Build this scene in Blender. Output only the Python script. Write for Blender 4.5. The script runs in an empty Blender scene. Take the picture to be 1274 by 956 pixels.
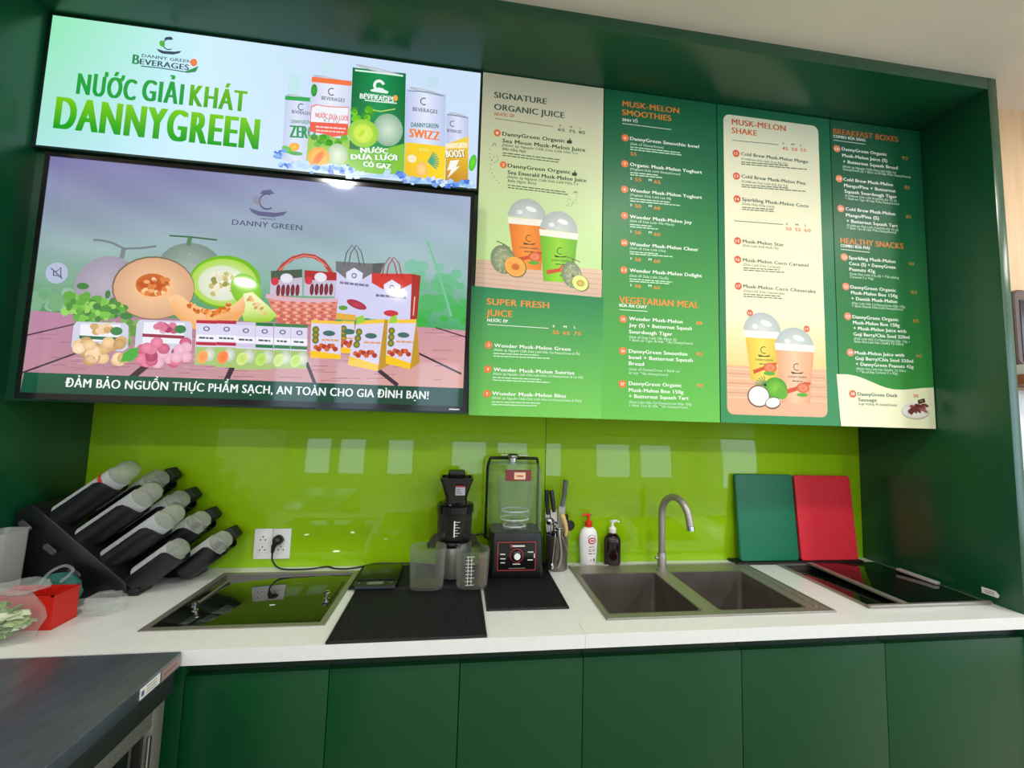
import bpy, bmesh, math, random
from mathutils import Vector, Matrix

C = bpy.context.scene.collection
scn = bpy.context.scene
random.seed(7)
H = 0.86                                   # counter height above the floor

# ------------------------------------------------------------------ camera, world, lights, exposure
camd = bpy.data.cameras.new('camera'); cam = bpy.data.objects.new('camera', camd); C.objects.link(cam)
camd.sensor_width = 36.0; camd.lens = 500.417 * 36.0 / 1274.0; camd.clip_start = 0.02
cr = Vector((0.9914174, -0.1273334, 0.0296267)); cu = Vector((-0.0395224, -0.0759047, 0.9963315)); cf = Vector((0.1246175, 0.9889513, 0.0802858))
M = Matrix((cr, cu, -cf)).transposed().to_4x4(); M.translation = Vector((-0.09393, -1.9029, 0.67763 + H))
cam.matrix_world = M
scn.camera = cam
world = bpy.data.worlds.new('world'); scn.world = world; world.use_nodes = True
world.node_tree.nodes['Background'].inputs[0].default_value = (0.75, 0.87, 1.0, 1)
world.node_tree.nodes['Background'].inputs[1].default_value = 0.6
scn.view_settings.view_transform = 'Standard'; scn.view_settings.look = 'None'
scn.view_settings.exposure = 0.24; scn.view_settings.gamma = 1.0; scn.view_settings.use_curve_mapping = False
scn.cycles.use_denoising = True
scn.cycles.max_bounces = 10; scn.cycles.transparent_max_bounces = 24
scn.cycles.caustics_reflective = False; scn.cycles.caustics_refractive = False
LAMP_W = 22.0; WINDOW_STRENGTH = 3.0; SCREEN = 0.87

XL, XR, YF, YM, ZB, ZS = -1.622, 2.011, -0.605, -0.3585, 0.678 + H, 2.081 + H
ZC = 2.132 + H; YW = -0.484                # ceiling, wood wall
RX0, RX1, RY0 = -3.8, 4.6, -6.2            # the shop room

# ------------------------------------------------------------------ colours and materials
def lin(c):
    c = c / 255.0
    return c / 12.92 if c <= 0.04045 else ((c + 0.055) / 1.055) ** 2.4
def L3(c): return (lin(c[0]), lin(c[1]), lin(c[2]), 1.0)
def setin(n, k, v):
    if k in n.inputs: n.inputs[k].default_value = v
MATS = {}
def mat(name, rgb, rough=0.5, metal=0.0, spec=0.5, var=0.06, scale=30.0, bump=0.0, coat=0.0, stretch=None, ior=None):
    """principled material with a little procedural mottling; rgb in sRGB 0-255"""
    if name in MATS: return MATS[name]
    m = bpy.data.materials.new(name); m.use_nodes = True; nt = m.node_tree; p = nt.nodes['Principled BSDF']
    base = L3(rgb)
    tc = nt.nodes.new('ShaderNodeTexCoord'); mp = nt.nodes.new('ShaderNodeMapping'); nz = nt.nodes.new('ShaderNodeTexNoise')
    nt.links.new(tc.outputs['Object'], mp.inputs[0]); nt.links.new(mp.outputs[0], nz.inputs['Vector'])
    if stretch: mp.inputs['Scale'].default_value = stretch
    nz.inputs['Scale'].default_value = scale; nz.inputs['Detail'].default_value = 4
    rp = nt.nodes.new('ShaderNodeValToRGB')
    rp.color_ramp.elements[0].color = tuple(x * (1 - var) for x in base[:3]) + (1,)
    rp.color_ramp.elements[1].color = tuple(min(1, x * (1 + var)) for x in base[:3]) + (1,)
    rp.color_ramp.elements[0].position = 0.3; rp.color_ramp.elements[1].position = 0.7
    nt.links.new(nz.outputs['Fac'], rp.inputs[0]); nt.links.new(rp.outputs[0], p.inputs['Base Color'])
    setin(p, 'Roughness', rough); setin(p, 'Metallic', metal); setin(p, 'Specular IOR Level', spec); setin(p, 'Coat Weight', coat)
    if ior: setin(p, 'IOR', ior)
    if bump:
        b = nt.nodes.new('ShaderNodeBump'); b.inputs['Strength'].default_value = bump; b.inputs['Distance'].default_value = 0.002
        nt.links.new(nz.outputs['Fac'], b.inputs['Height']); nt.links.new(b.outputs[0], p.inputs['Normal'])
    MATS[name] = m
    return m
def clear(name, tint, lo=0.06, hi=0.6, rough=0.06, body=(235, 240, 240)):
    """thin clear plastic: see-through face on, shiny at the edges"""
    if name in MATS: return MATS[name]
    m = bpy.data.materials.new(name); m.use_nodes = True; nt = m.node_tree; p = nt.nodes['Principled BSDF']; out = nt.nodes['Material Output']
    setin(p, 'Base Color', L3(body)); setin(p, 'Roughness', rough); setin(p, 'Specular IOR Level', 0.8)
    tr = nt.nodes.new('ShaderNodeBsdfTransparent'); tr.inputs[0].default_value = L3(tint)
    lw = nt.nodes.new('ShaderNodeLayerWeight'); lw.inputs[0].default_value = 0.35
    nz = nt.nodes.new('ShaderNodeTexNoise'); nz.inputs['Scale'].default_value = 14
    mr = nt.nodes.new('ShaderNodeMapRange'); mr.inputs[3].default_value = lo; mr.inputs[4].default_value = hi
    ad = nt.nodes.new('ShaderNodeMath'); ad.operation = 'MULTIPLY_ADD'; ad.inputs[1].default_value = 0.06
    mx = nt.nodes.new('ShaderNodeMixShader')
    nt.links.new(lw.outputs['Facing'], mr.inputs[0]); nt.links.new(nz.outputs['Fac'], ad.inputs[0]); nt.links.new(mr.outputs[0], ad.inputs[2])
    nt.links.new(ad.outputs[0], mx.inputs[0]); nt.links.new(tr.outputs[0], mx.inputs[1]); nt.links.new(p.outputs[0], mx.inputs[2])
    nt.links.new(mx.outputs[0], out.inputs[0])
    MATS[name] = m
    return m
def printed(name, rough=0.42, emit=None):
    """ink on a board, or the picture on a lit screen: colours come from the mesh's own colour layer"""
    m = bpy.data.materials.new(name); m.use_nodes = True; nt = m.node_tree; p = nt.nodes['Principled BSDF']
    a = nt.nodes.new('ShaderNodeVertexColor'); a.layer_name = 'ink'
    if emit is None:
        nt.links.new(a.outputs[0], p.inputs['Base Color']); setin(p, 'Roughness', rough); setin(p, 'Specular IOR Level', 0.35)
    else:
        setin(p, 'Base Color', (0.004, 0.004, 0.005, 1)); setin(p, 'Roughness', rough); setin(p, 'Specular IOR Level', 0.5)
        nt.links.new(a.outputs[0], p.inputs['Emission Color']); setin(p, 'Emission Strength', emit)
    MATS[name] = m
    return m
def glow(name, rgb, s):
    m = bpy.data.materials.new(name); m.use_nodes = True; p = m.node_tree.nodes['Principled BSDF']
    setin(p, 'Base Color', (0, 0, 0, 1)); setin(p, 'Emission Color', L3(rgb)); setin(p, 'Emission Strength', s); setin(p, 'Roughness', 1.0)
    return m

GREEN = mat('green_lacquer', (11, 72, 43), 0.28, var=0.03, scale=3, ior=1.58)
GREENDOOR = mat('green_door_lacquer', (7, 64, 32), 0.32, var=0.03, scale=3, spec=0.3)
DARKGAP = mat('dark_green_recess', (6, 34, 20), 0.5)
LIME = mat('lime_back_painted_glass', (152, 200, 18), 0.04, var=0.05, scale=2.2, spec=0.5)
WHITE = mat('white_quartz', (224, 227, 224), 0.22, var=0.02, scale=60)
PLASTER = mat('ceiling_plaster', (222, 213, 198), 0.8, var=0.02, scale=5)
WOOD = mat('pale_wood_veneer', (216, 182, 142), 0.5, var=0.1, scale=4, stretch=(6, 6, 0.6))
FLOORM = mat('grey_floor_tile', (168, 162, 150), 0.4, var=0.08, scale=3)
WALLM = mat('room_paint', (205, 200, 190), 0.8, var=0.03, scale=4)
STEEL = mat('brushed_steel', (172, 166, 158), 0.46, metal=.8, var=0.1, scale=20, stretch=(1, 14, 14))
STEELD = mat('satin_steel_bowl', (128, 120, 113), 0.38, metal=.75, var=0.14, scale=12)
DSTEEL = mat('dark_worktop_steel', (112, 118, 132), 0.3, metal=.65, var=0.16, scale=8, stretch=(6, 1, 1))
CHROME = mat('chrome', (205, 205, 205), 0.12, metal=1.0, var=0.03)
BLACK = mat('black_plastic', (16, 16, 18), 0.35, var=0.1)
BLACKG = mat('gloss_black_plastic', (12, 12, 14), 0.12, var=0.1)
BLACKM = mat('matt_black_plastic', (13, 13, 16), 0.55, var=0.1)
RUBBER = mat('black_rubber', (22, 23, 28), 0.62, var=0.12, scale=60)
GLASSDK = mat('tinted_lid_glass', (16, 22, 14), 0.03, var=0.05, spec=0.5, ior=2.0)
GLASSD2 = mat('smoked_lid_glass', (10, 18, 14), 0.03, var=0.05, spec=0.5, ior=1.75)
WHITEP = mat('white_plastic', (236, 236, 232), 0.3, var=0.02)
CREAMP = mat('label_paper', (232, 230, 224), 0.6, var=0.03)
CLEAR = clear('clear_plastic', (246, 249, 247), lo=.03, hi=.45)
CLEARJ = clear('clear_jug_plastic', (244, 246, 242), lo=0.03, hi=0.42, body=(170, 174, 166))
CLEARC = clear('clear_cover_plastic', (252, 254, 252), lo=0.03, hi=0.42, body=(176, 184, 176))
SMOKE = clear('smoked_plastic', (176, 170, 160), lo=0.1, hi=0.6, body=(90, 88, 84))
FILM = clear('crinkled_clear_film', (250, 252, 250), lo=0.02, hi=0.34, rough=0.08)
PRINT = printed('menu_print')
SIGN = printed('sign_light_panel', 0.3, emit=0.98 * SCREEN)
TVPIC = printed('television_picture', 0.05, emit=1.02 * SCREEN)

# ------------------------------------------------------------------ mesh building helpers
class Mesh:
    """collects shapes into one mesh; every add takes a material, slots are made as needed"""
    def __init__(s): s.bm = bmesh.new(); s.mats = []
    def mi(s, m):
        if m not in s.mats: s.mats.append(m)
        return s.mats.index(m)
    def faces(s, verts, faces, m, T=None):
        i = s.mi(m); vs = [s.bm.verts.new(T @ Vector(v) if T else v) for v in verts]; fs = []
        for f in faces:
            try:
                q = s.bm.faces.new([vs[k] for k in f]); q.material_index = i; fs.append(q)
            except ValueError: pass
        return vs, fs
    def box(s, x0, x1, y0, y1, z0, z1, m, bev=0.0, seg=2, T=None):
        v = [(x, y, z) for x in (x0, x1) for y in (y0, y1) for z in (z0, z1)]
        f = [(0, 1, 3, 2), (4, 6, 7, 5), (0, 4, 5, 1), (2, 3, 7, 6), (0, 2, 6, 4), (1, 5, 7, 3)]
        vs, fs = s.faces(v, f, m, T)
        if bev > 0:
            es = list({e for q in fs for e in q.edges})
            bmesh.ops.bevel(s.bm, geom=es, offset=bev, segments=seg, affect='EDGES', profile=0.5, material=-1)
        return s
    def loft(s, loops, m, cap0=True, cap1=True, T=None, closed=True):
        n = len(loops[0]); v = [p for lp in loops for p in lp]; f = []
        for a in range(len(loops) - 1):
            for k in range(n if closed else n - 1):
                f.append((a * n + k, a * n + (k + 1) % n, (a + 1) * n + (k + 1) % n, (a + 1) * n + k))
        if cap0: f.append(tuple(range(n - 1, -1, -1)))
        if cap1: f.append(tuple((len(loops) - 1) * n + k for k in range(n)))
        s.faces(v, f, m, T); return s
    def lathe(s, prof, m, c=(0, 0, 0), n=32, sx=1.0, sy=1.0, T=None, cap0=False, cap1=False):
        lp = [[(c[0] + r * sx * math.cos(2 * math.pi * k / n), c[1] + r * sy * math.sin(2 * math.pi * k / n), c[2] + z) for k in range(n)] for r, z in prof]
        return s.loft(lp, m, cap0, cap1, T)
    def tube(s, pts, r, m, n=12, cap=True, T=None):
        pts = [Vector(p) for p in pts]; rs = r if isinstance(r, (list, tuple)) else [r] * len(pts); lp = []
        t = (pts[1] - pts[0]).normalized(); a = Vector((0, 0, 1)) if abs(t.z) < 0.9 else Vector((1, 0, 0)); u = t.cross(a).normalized()
        for i, p in enumerate(pts):
            t2 = ((pts[min(i + 1, len(pts) - 1)] - pts[max(i - 1, 0)])).normalized()
            u = (u - t2 * u.dot(t2)).normalized(); w = t2.cross(u)
            lp.append([tuple(p + rs[i] * (math.cos(2 * math.pi * k / n) * u + math.sin(2 * math.pi * k / n) * w)) for k in range(n)])
        return s.loft(lp, m, cap, cap, T)
    def prism(s, poly, y0, y1, m, T=None, bev=0.0):
        """polygon in x,z extruded along y"""
        n = len(poly); v = [(x, y0, z) for x, z in poly] + [(x, y1, z) for x, z in poly]
        f = [tuple(range(n)), tuple(range(2 * n - 1, n - 1, -1))] + [(k, k + n, (k + 1) % n + n, (k + 1) % n) for k in range(n)]
        vs, fs = s.faces(v, f, m, T)
        if bev: bmesh.ops.bevel(s.bm, geom=list({e for q in fs for e in q.edges}), offset=bev, segments=2, affect='EDGES', profile=0.5, material=-1)
        return s
    def slab(s, xs, ys, z0, z1, holes, m):
        """flat slab cut by rectangular holes: xs, ys are the breaks, holes a set of (i, j) cells"""
        sol = lambda i, j: 0 <= i < len(xs) - 1 and 0 <= j < len(ys) - 1 and (i, j) not in holes
        v = {}; f = []; V = []
        def vid(i, j, z):
            if (i, j, z) not in v: v[(i, j, z)] = len(V); V.append((xs[i], ys[j], z1 if z else z0))
            return v[(i, j, z)]
        for i in range(len(xs) - 1):
            for j in range(len(ys) - 1):
                if not sol(i, j): continue
                q = [(i, j), (i + 1, j), (i + 1, j + 1), (i, j + 1)]
                f.append(tuple(vid(a, b, 1) for a, b in q)); f.append(tuple(vid(a, b, 0) for a, b in reversed(q)))
                for (di, dj), (a, b) in zip([(0, -1), (1, 0), (0, 1), (-1, 0)], [(0, 1), (1, 2), (2, 3), (3, 0)]):
                    if not sol(i + di, j + dj): f.append((vid(*q[a], 0), vid(*q[b], 0), vid(*q[b], 1), vid(*q[a], 1)))
        s.faces(V, f, m); return s
def rrect(cx, cy, hx, hy, r, z, n=5):
    out = []
    for qx, qy, a0 in ((1, 1, 0), (-1, 1, 90), (-1, -1, 180), (1, -1, 270)):
        for k in range(n + 1):
            a = math.radians(a0 + 90 * k / n); out.append((cx + qx * (hx - r) + r * math.cos(a), cy + qy * (hy - r) + r * math.sin(a), z))
    return out
def worldloc(o):
    v = Vector((0, 0, 0))
    while o is not None: v = v + o.location; o = o.parent
    return v
def put(name, mesh, parent=None, smooth=35, label=None):
    """link one mesh object; shapes are given in place, the origin goes to the parent's base or the thing's own base"""
    bm = mesh.bm
    bmesh.ops.recalc_face_normals(bm, faces=bm.faces[:])
    if parent is None:
        xs = [v.co.x for v in bm.verts]; ys = [v.co.y for v in bm.verts]; zs = [v.co.z for v in bm.verts]
        org = Vector(((min(xs) + max(xs)) / 2, (min(ys) + max(ys)) / 2, min(zs)))
    else: org = worldloc(parent)
    bmesh.ops.translate(bm, verts=bm.verts[:], vec=-org)
    me = bpy.data.meshes.new(name); bm.to_mesh(me); bm.free()
    for m in mesh.mats: me.materials.append(m)
    if smooth:
        me.shade_smooth(); me.set_sharp_from_angle(angle=math.radians(smooth))
    o = bpy.data.objects.new(name, me); C.objects.link(o)
    if parent is None: o.location = org
    else: o.parent = parent
    if label: o['label'] = label
    return o
def tag(o, label, cat, group=None):
    o['label'] = label; o['category'] = cat
    if group: o['group'] = group
    return o
def thing(name, label, cat, loc, group=None):
    o = bpy.data.objects.new(name, None); C.objects.link(o); o.location = loc; o.empty_display_size = 0.05
    return tag(o, label, cat, group)
def struct(name, mesh, parent=None):
    o = put(name, mesh, parent)
    if parent is None: o['kind'] = 'structure'
    return o
def curve_pts(pts, n=8):
    """smooth path through the points"""
    P = [Vector(p) for p in pts]; out = []
    for i in range(len(P) - 1):
        p0 = P[max(i - 1, 0)]; p1 = P[i]; p2 = P[i + 1]; p3 = P[min(i + 2, len(P) - 1)]
        for k in range(n):
            t = k / n
            out.append(0.5 * ((2 * p1) + (p2 - p0) * t + (2 * p0 - 5 * p1 + 4 * p2 - p3) * t * t + (3 * p1 - p0 - 3 * p2 + p3) * t ** 3))
    out.append(P[-1]); return out

# ------------------------------------------------------------------ flat print: lettering and pictures on boards and screens
_tc = bpy.data.curves.new('lettering', 'FONT'); _to = bpy.data.objects.new('lettering', _tc); _tcache = {}
HORN = dict(zip('ƠỚỜỢơớờợởỡ', 'OÓÒỌoóòọỏõ'))
def rawtext(body, res, sp):
    _tc.body = body; _tc.resolution_u = res; _tc.space_character = sp
    me = bpy.data.meshes.new_from_object(_to)
    vs = [(v.co.x, v.co.y) for v in me.vertices]; fs = [tuple(p.vertices) for p in me.polygons]
    bpy.data.meshes.remove(me); return vs, fs
def glyphs(body, res, sp=1.0):
    k = (body, res, sp)
    if k not in _tcache:
        plain = ''.join(HORN.get(ch, ch) for ch in body); vs, fs = rawtext(plain, res, sp)
        for i, ch in enumerate(body):                       # the hook of the letter is drawn by hand
            if ch in HORN:
                xr = max(v[0] for v in rawtext(plain[:i + 1], res, sp)[0]); c = 0.70 if ch.isupper() else 0.50; n = len(vs)
                vs += [(xr - .09 * .7, .80 * c), (xr + .05, .92 * c), (xr + .085, 1.12 * c), (xr + .02, 1.14 * c), (xr - .005, 1.0 * c), (xr - .12, .92 * c)]; fs.append(tuple(range(n, n + 6)))
        x0 = min(v[0] for v in vs); x1 = max(v[0] for v in vs)
        _tcache[k] = ([(x - x0, y) for x, y in vs], fs, x1 - x0)
    return _tcache[k]
glyphs('H', 2); CAPH = max(v[1] for v in glyphs('H', 2)[0])
def homography(src, dst):
    A = []; b = []
    for (x, y), (u, v) in zip(src, dst):
        A.append([x, y, 1, 0, 0, 0, -u * x, -u * y]); b.append(u); A.append([0, 0, 0, x, y, 1, -v * x, -v * y]); b.append(v)
    n = 8
    for i in range(n):
        p = max(range(i, n), key=lambda r: abs(A[r][i])); A[i], A[p] = A[p], A[i]; b[i], b[p] = b[p], b[i]
        for r in range(n):
            if r != i:
                f = A[r][i] / A[i][i]
                A[r] = [q - f * w for q, w in zip(A[r], A[i])]; b[r] -= f * b[i]
    h = [b[i] / A[i][i] for i in range(n)]
    def f(x, y):
        w = h[6] * x + h[7] * y + 1
        return ((h[0] * x + h[1] * y + h[2]) / w, (h[3] * x + h[4] * y + h[5]) / w)
    return f
class Print:
    """artwork lying on a flat board (plane y = const); positions are measured on the board through its four corners"""
    def __init__(s, corners, rect, y, mt):
        x0, x1, z0, z1 = rect
        s.h = homography(corners, [(x0, z1), (x1, z1), (x1, z0), (x0, z0)]); s.y = y; s.mt = mt; s.rect = rect; s.new()
        cx = sum(c[0] for c in corners) / 4; cy = sum(c[1] for c in corners) / 4
        a = s.h(cx, cy); b = s.h(cx, cy + 10); s.k = abs(b[1] - a[1]) / 10; c = s.h(cx + 10, cy); s.kx = abs(c[0] - a[0]) / 10
    def new(s): s.V = []; s.F = []; s.Cc = []
    def _add(s, vs, fs, cols, layer):
        b = len(s.V); y = s.y - 0.0004 - 0.00012 * layer
        s.V += [(x, y, z) for x, z in vs]; s.F += [tuple(i + b for i in f) for f in fs]; s.Cc += cols
    def poly(s, pts, col, layer=1):
        vs = [s.h(*p) for p in pts]
        cols = [L3(c) for c in col] if isinstance(col[0], (tuple, list)) else [L3(col)] * len(vs)
        s._add(vs, [tuple(range(len(vs)))], cols, layer)
    def grid(s, fn, nx=24, nz=16, layer=0):
        x0, x1, z0, z1 = s.rect; vs = []; cols = []; fs = []
        for j in range(nz + 1):
            for i in range(nx + 1):
                vs.append((x0 + (x1 - x0) * i / nx, z0 + (z1 - z0) * j / nz)); cols.append(L3(fn(i / nx, j / nz)))
        for j in range(nz):
            for i in range(nx): a = j * (nx + 1) + i; fs.append((a, a + 1, a + nx + 2, a + nx + 1))
        s._add(vs, fs, cols, layer)
    def ell(s, cx, cy, rx, ry, c0, c1=None, layer=2, rot=0.0, n=24, a0=0, a1=360, hole=0.0):
        c1 = c1 or c0; X, Z = s.h(cx, cy); ca, sa = math.cos(math.radians(rot)), math.sin(math.radians(rot))
        full = a1 - a0 >= 360; vs = []; cols = []; fs = []; rings = [max(hole, 0.001), hole + (1 - hole) * 0.55, 1.0]; m = n if full else n + 1
        for q, t in enumerate(rings):
            for k in range(m):
                a = math.radians(a0 + (a1 - a0) * k / n); u, v = rx * t * math.cos(a) * s.kx, ry * t * math.sin(a) * s.k
                vs.append((X + u * ca - v * sa, Z + u * sa + v * ca)); w = q / 2.0
                cols.append(L3(tuple(c0[i] * (1 - w) + c1[i] * w for i in range(3))))
        for q in range(2):
            for k in range(n): fs.append((q * m + k, q * m + (k + 1) % m, (q + 1) * m + (k + 1) % m, (q + 1) * m + k))
        s._add(vs, fs, cols, layer)
    def line(s, pts, w, col, layer=2):
        P = [Vector(s.h(*p)) for p in pts]; w = w * s.k / 2; vs = []
        for i, p in enumerate(P):
            t = (P[min(i + 1, len(P) - 1)] - P[max(i - 1, 0)]).normalized(); nn = Vector((-t.y, t.x)) * w
            vs += [tuple(p + nn), tuple(p - nn)]
        s._add(vs, [(2 * i, 2 * i + 1, 2 * i + 3, 2 * i + 2) for i in range(len(P) - 1)], [L3(col)] * len(vs), layer)
    def text(s, body, x0, y0, x1, y1, cap, col, bold=0.0, layer=3, col2=None, res=2, slant=0.0, sp=1.06):
        vs, fs, w = glyphs(body, res, sp); A = Vector(s.h(x0, y0)); B = Vector(s.h(x1, y1)); d = B - A; ln = d.length; d.normalize()
        if abs(d.y) < 0.06: d = Vector((1, 0))
        up = Vector((-d.y, d.x)); ch = cap * s.k; sx = ln / w; sy = ch / CAPH
        for q in ((-bold, 0, bold) if bold else (0,)):
            o = q * ch
            s._add([tuple(A + d * (x * sx + o + slant * y * sy) + up * (y * sy)) for x, y in vs], fs,
                   [L3(tuple(col[i] + (((col2 or col)[i]) - col[i]) * min(max(y / CAPH, 0), 1) for i in range(3))) for x, y in vs], layer + (0.12 * (q > 0) + 0.24 * (q < 0)))
    def greek(s, x0, y0, x1, y1, h, col, layer=2):
        """a line of print too small to read"""
        x = x0
        while x < x1 - 1:
            w = min(random.uniform(3, 8), x1 - x); f0 = (x - x0) / (x1 - x0); f1 = (x + w - x0) / (x1 - x0)
            a, b = y0 + (y1 - y0) * f0, y0 + (y1 - y0) * f1
            s.poly([(x, a), (x + w, b), (x + w, b - h), (x, a - h)], col, layer); x += w + 0.9
    def part(s, name, parent, label=None):
        bm = bmesh.new(); lay = bm.verts.layers.float_color.new('ink'); vs = []
        for v, c in zip(s.V, s.Cc):
            q = bm.verts.new(v); q[lay] = c; vs.append(q)
        for f in s.F:
            try: bm.faces.new([vs[i] for i in f])
            except ValueError: pass
        org = worldloc(parent); bmesh.ops.translate(bm, verts=bm.verts[:], vec=-org)
        bm.normal_update()
        fl = [f for f in bm.faces if f.normal.y > 0]
        if fl: bmesh.ops.reverse_faces(bm, faces=fl)
        me = bpy.data.meshes.new(name); bm.to_mesh(me); bm.free(); me.materials.append(s.mt)
        o = bpy.data.objects.new(name, me); C.objects.link(o); o.parent = parent
        if label: o['label'] = label
        s.new(); return o

# ------------------------------------------------------------------ the setting
m = Mesh(); m.box(RX0 - .1, RX1 + .1, RY0 - .1, 0.15, -0.1, 0, FLOORM); struct('floor', m)
m = Mesh(); m.box(RX0 - .1, RX1 + .1, RY0 - .1, 0.15, ZC, ZC + 0.1, PLASTER); struct('ceiling', m)
m = Mesh(); m.box(XL - .04, XR + .043, 0.008, 0.12, 0, ZC, GREEN); struct('wall_back', m)
m = Mesh(); m.box(XR, XR + 0.043, YF, 0.008, 0, ZC, GREEN, .0015); struct('wall_niche_right', m)
m = Mesh(); m.box(XL - 0.043, XL, YF, 0.008, 0, ZC, GREEN, .0015); struct('wall_niche_left', m)
m = Mesh(); m.box(XL, XR, YF, 0.008, ZS, ZC, GREEN, .0015); struct('wall_soffit', m)
m = Mesh(); m.box(XL, XR, YM + 0.022, 0.008, ZB + 0.004, ZS, GREEN); struct('wall_bulkhead', m)
m = Mesh(); m.box(XR + 0.043, RX1, YW, YW + 0.1, 0, ZC, WOOD); struct('wall_wood_right', m)
m = Mesh(); m.box(RX0, XL - 0.043, YW, YW + 0.1, 0, ZC, WOOD); struct('wall_wood_left', m)
m = Mesh(); m.box(RX0 - .1, RX0, RY0, YW + .1, 0, ZC, WALLM); struct('wall_left', m)
m = Mesh(); m.box(RX1, RX1 + .1, RY0, YW + .1, 0, ZC, WALLM); struct('wall_right', m)
# rear wall of the shop with its shopfront windows
wins = [(-3.3, -2.5), (-2.3, -1.5), (-0.9, -0.1), (1.0, 2.2), (2.5, 3.7)]
xs = [RX0] + [v for w in wins for v in w] + [RX1]
m = Mesh()
WZ0, WZ1 = 0.75, 2.5
for i in range(0, len(xs), 2): m.box(xs[i], xs[i + 1], RY0 - .1, RY0, 0, ZC, WALLM)
for a, b in wins: m.box(a, b, RY0 - .1, RY0, 0, WZ0, WALLM); m.box(a, b, RY0 - .1, RY0, WZ1, ZC, WALLM)
struct('wall_rear', m)
DAY = glow('daylit_window_pane', (214, 232, 255), WINDOW_STRENGTH)
for k, (a, b) in enumerate(wins):
    m = Mesh(); m.box(a, b, RY0 - .07, RY0 - .05, WZ0, WZ1, DAY)
    for q in (a, b - .04): m.box(q, q + .04, RY0 - .05, RY0 - .005, WZ0, WZ1, BLACK)
    for q in (WZ0, WZ1 - .04): m.box(a, b, RY0 - .048, RY0 - .004, q, q + .04, BLACK)
    struct('window_%d' % (k + 1), m)
# side window of the shop (daylight from the right)
m = Mesh(); m.box(RX1 - .02, RX1 - .005, -4.6, -1.6, 0.5, 2.5, DAY)
for q in (-4.6, -3.1, -1.64): m.box(RX1 - .03, RX1 - .018, q, q + .04, .5, 2.5, BLACK)
struct('window_6', m)

# ceiling downlights of the shop
def downlight(x, y, w, lab):
    t = thing('ceiling_downlight', lab, 'ceiling light', (x, y, ZC - 0.02), 'downlights in the shop ceiling')
    r = Mesh(); r.lathe([(0.086, 0.0), (0.105, 0.0), (0.105, 0.02), (0.086, 0.02), (0.086, 0.0)], WHITEP, (x, y, ZC - 0.02)); put('trim_ring', r, t)
    ld = bpy.data.lights.new('lamp', 'AREA'); ld.shape = 'DISK'; ld.size = 0.17; ld.energy = w; ld.color = (1.0, 0.97, 0.91)
    lo = bpy.data.objects.new('lamp', ld); C.objects.link(lo); lo.parent = t; lo.location = (0, 0, 0.004)
for x, nx in ((-2.6, 'by the left wall'), (-0.9, 'left of the middle'), (0.9, 'in the middle'), (2.6, 'right of the middle'), (4.0, 'by the right wall')):
    for y, ny in ((-1.45, 'near'), (-3.8, 'far')):
        downlight(x, y, LAMP_W * (1.25 if x > 0 else 1.0) * (0.5 if y > -2 else 1.0), 'round white ceiling downlight %s in the %s row over the shop floor' % (nx, ny))

# lime glass backsplash, two sheets with a fine joint
for a, b, lab in ((XL, 0.316, 'wide lime green glass backsplash sheet behind the juicer'), (0.3185, XR, 'lime green glass backsplash sheet behind the sink')):
    m = Mesh(); m.box(a, b, 0.0, 0.0075, H, ZB + 0.003, LIME, .0008)
    tag(put('glass_backsplash', m), lab, 'backsplash')

# ------------------------------------------------------------------ worktop
SX0, SX1, SY0, SY1 = 0.424, 1.294, -0.541, -0.052            # sink plate
GX0, GX1, GY0, GY1 = -1.028, -0.493, -0.512, -0.062           # left glass lid
RXa, RXb, RYa, RYb = 1.450, 1.997, -0.523, -0.068             # right glass lid
m = Mesh()
xs = [XL, GX0 + .012, GX1 - .012, SX0 + .015, SX1 - .015, RXa + .012, RXb - .012, XR]
ys = [-0.62, -0.527, -0.5, -0.075, 0.0]
m.slab(xs, ys, H - 0.042, H, {(1, 2), (3, 1), (3, 2), (5, 2)}, WHITE)
for q in (0.3235,): m.box(q, q + .0012, -0.6203, -0.6199, H - .042, H - .002, mat('joint_grey', (170, 164, 156), .5)); m.box(q, q + .0012, -0.62, -0.545, H - .001, H + .0002, MATS['joint_grey'])
tag(put('worktop', m, smooth=0), 'long white quartz worktop running along the back of the niche', 'worktop')

# base cabinets
seams = [-0.835, -0.446, -0.064, 0.325, 0.872, 1.420, 2.009]
labs = ['narrow green base cabinet leftmost, beside the steel counter fridge', 'green base cabinet below the ribbed front mat, second from left',
        'green base cabinet below the juicer, third from left', 'green base cabinet below the left sink bowl',
        'green base cabinet below the right sink bowl', 'widest green base cabinet at right below the smoked glass lid']
for k in range(6):
    a, b = seams[k], seams[k + 1]
    t = thing('base_cabinet', labs[k], 'cabinet', ((a + b) / 2, -0.3, 0), 'green base cabinets under the worktop')
    m = Mesh(); z1 = H - 0.30
    m.box(a + .001, a + .016, -0.578, -0.01, 0.08, z1, DARKGAP); m.box(b - .016, b - .001, -0.578, -0.01, 0.08, z1, DARKGAP)
    m.box(a + .016, b - .016, -0.578, -0.01, 0.08, 0.096, DARKGAP); m.box(a + .016, b - .016, -0.02, -0.01, 0.096, z1, DARKGAP)
    m.box(a + .001, b - .001, -0.578, -0.56, z1 - .02, H - 0.042, DARKGAP); m.box(a + .001, b - .001, -0.53, -0.5, 0.0, 0.08, DARKGAP)
    put('carcass', m, t)
    m = Mesh(); m.box(a + .0012, b - .0012, -0.600, -0.579, 0.085, H - 0.081, GREENDOOR, .0012)
    put('door', m, t)
m = Mesh(); m.box(XL, -0.8365, -0.598, -0.56, 0.0, H - 0.043, GREENDOOR, .001)
tag(put('filler_panel', m), 'green filler panel behind the steel counter fridge under the worktop', 'cabinet panel')

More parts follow.
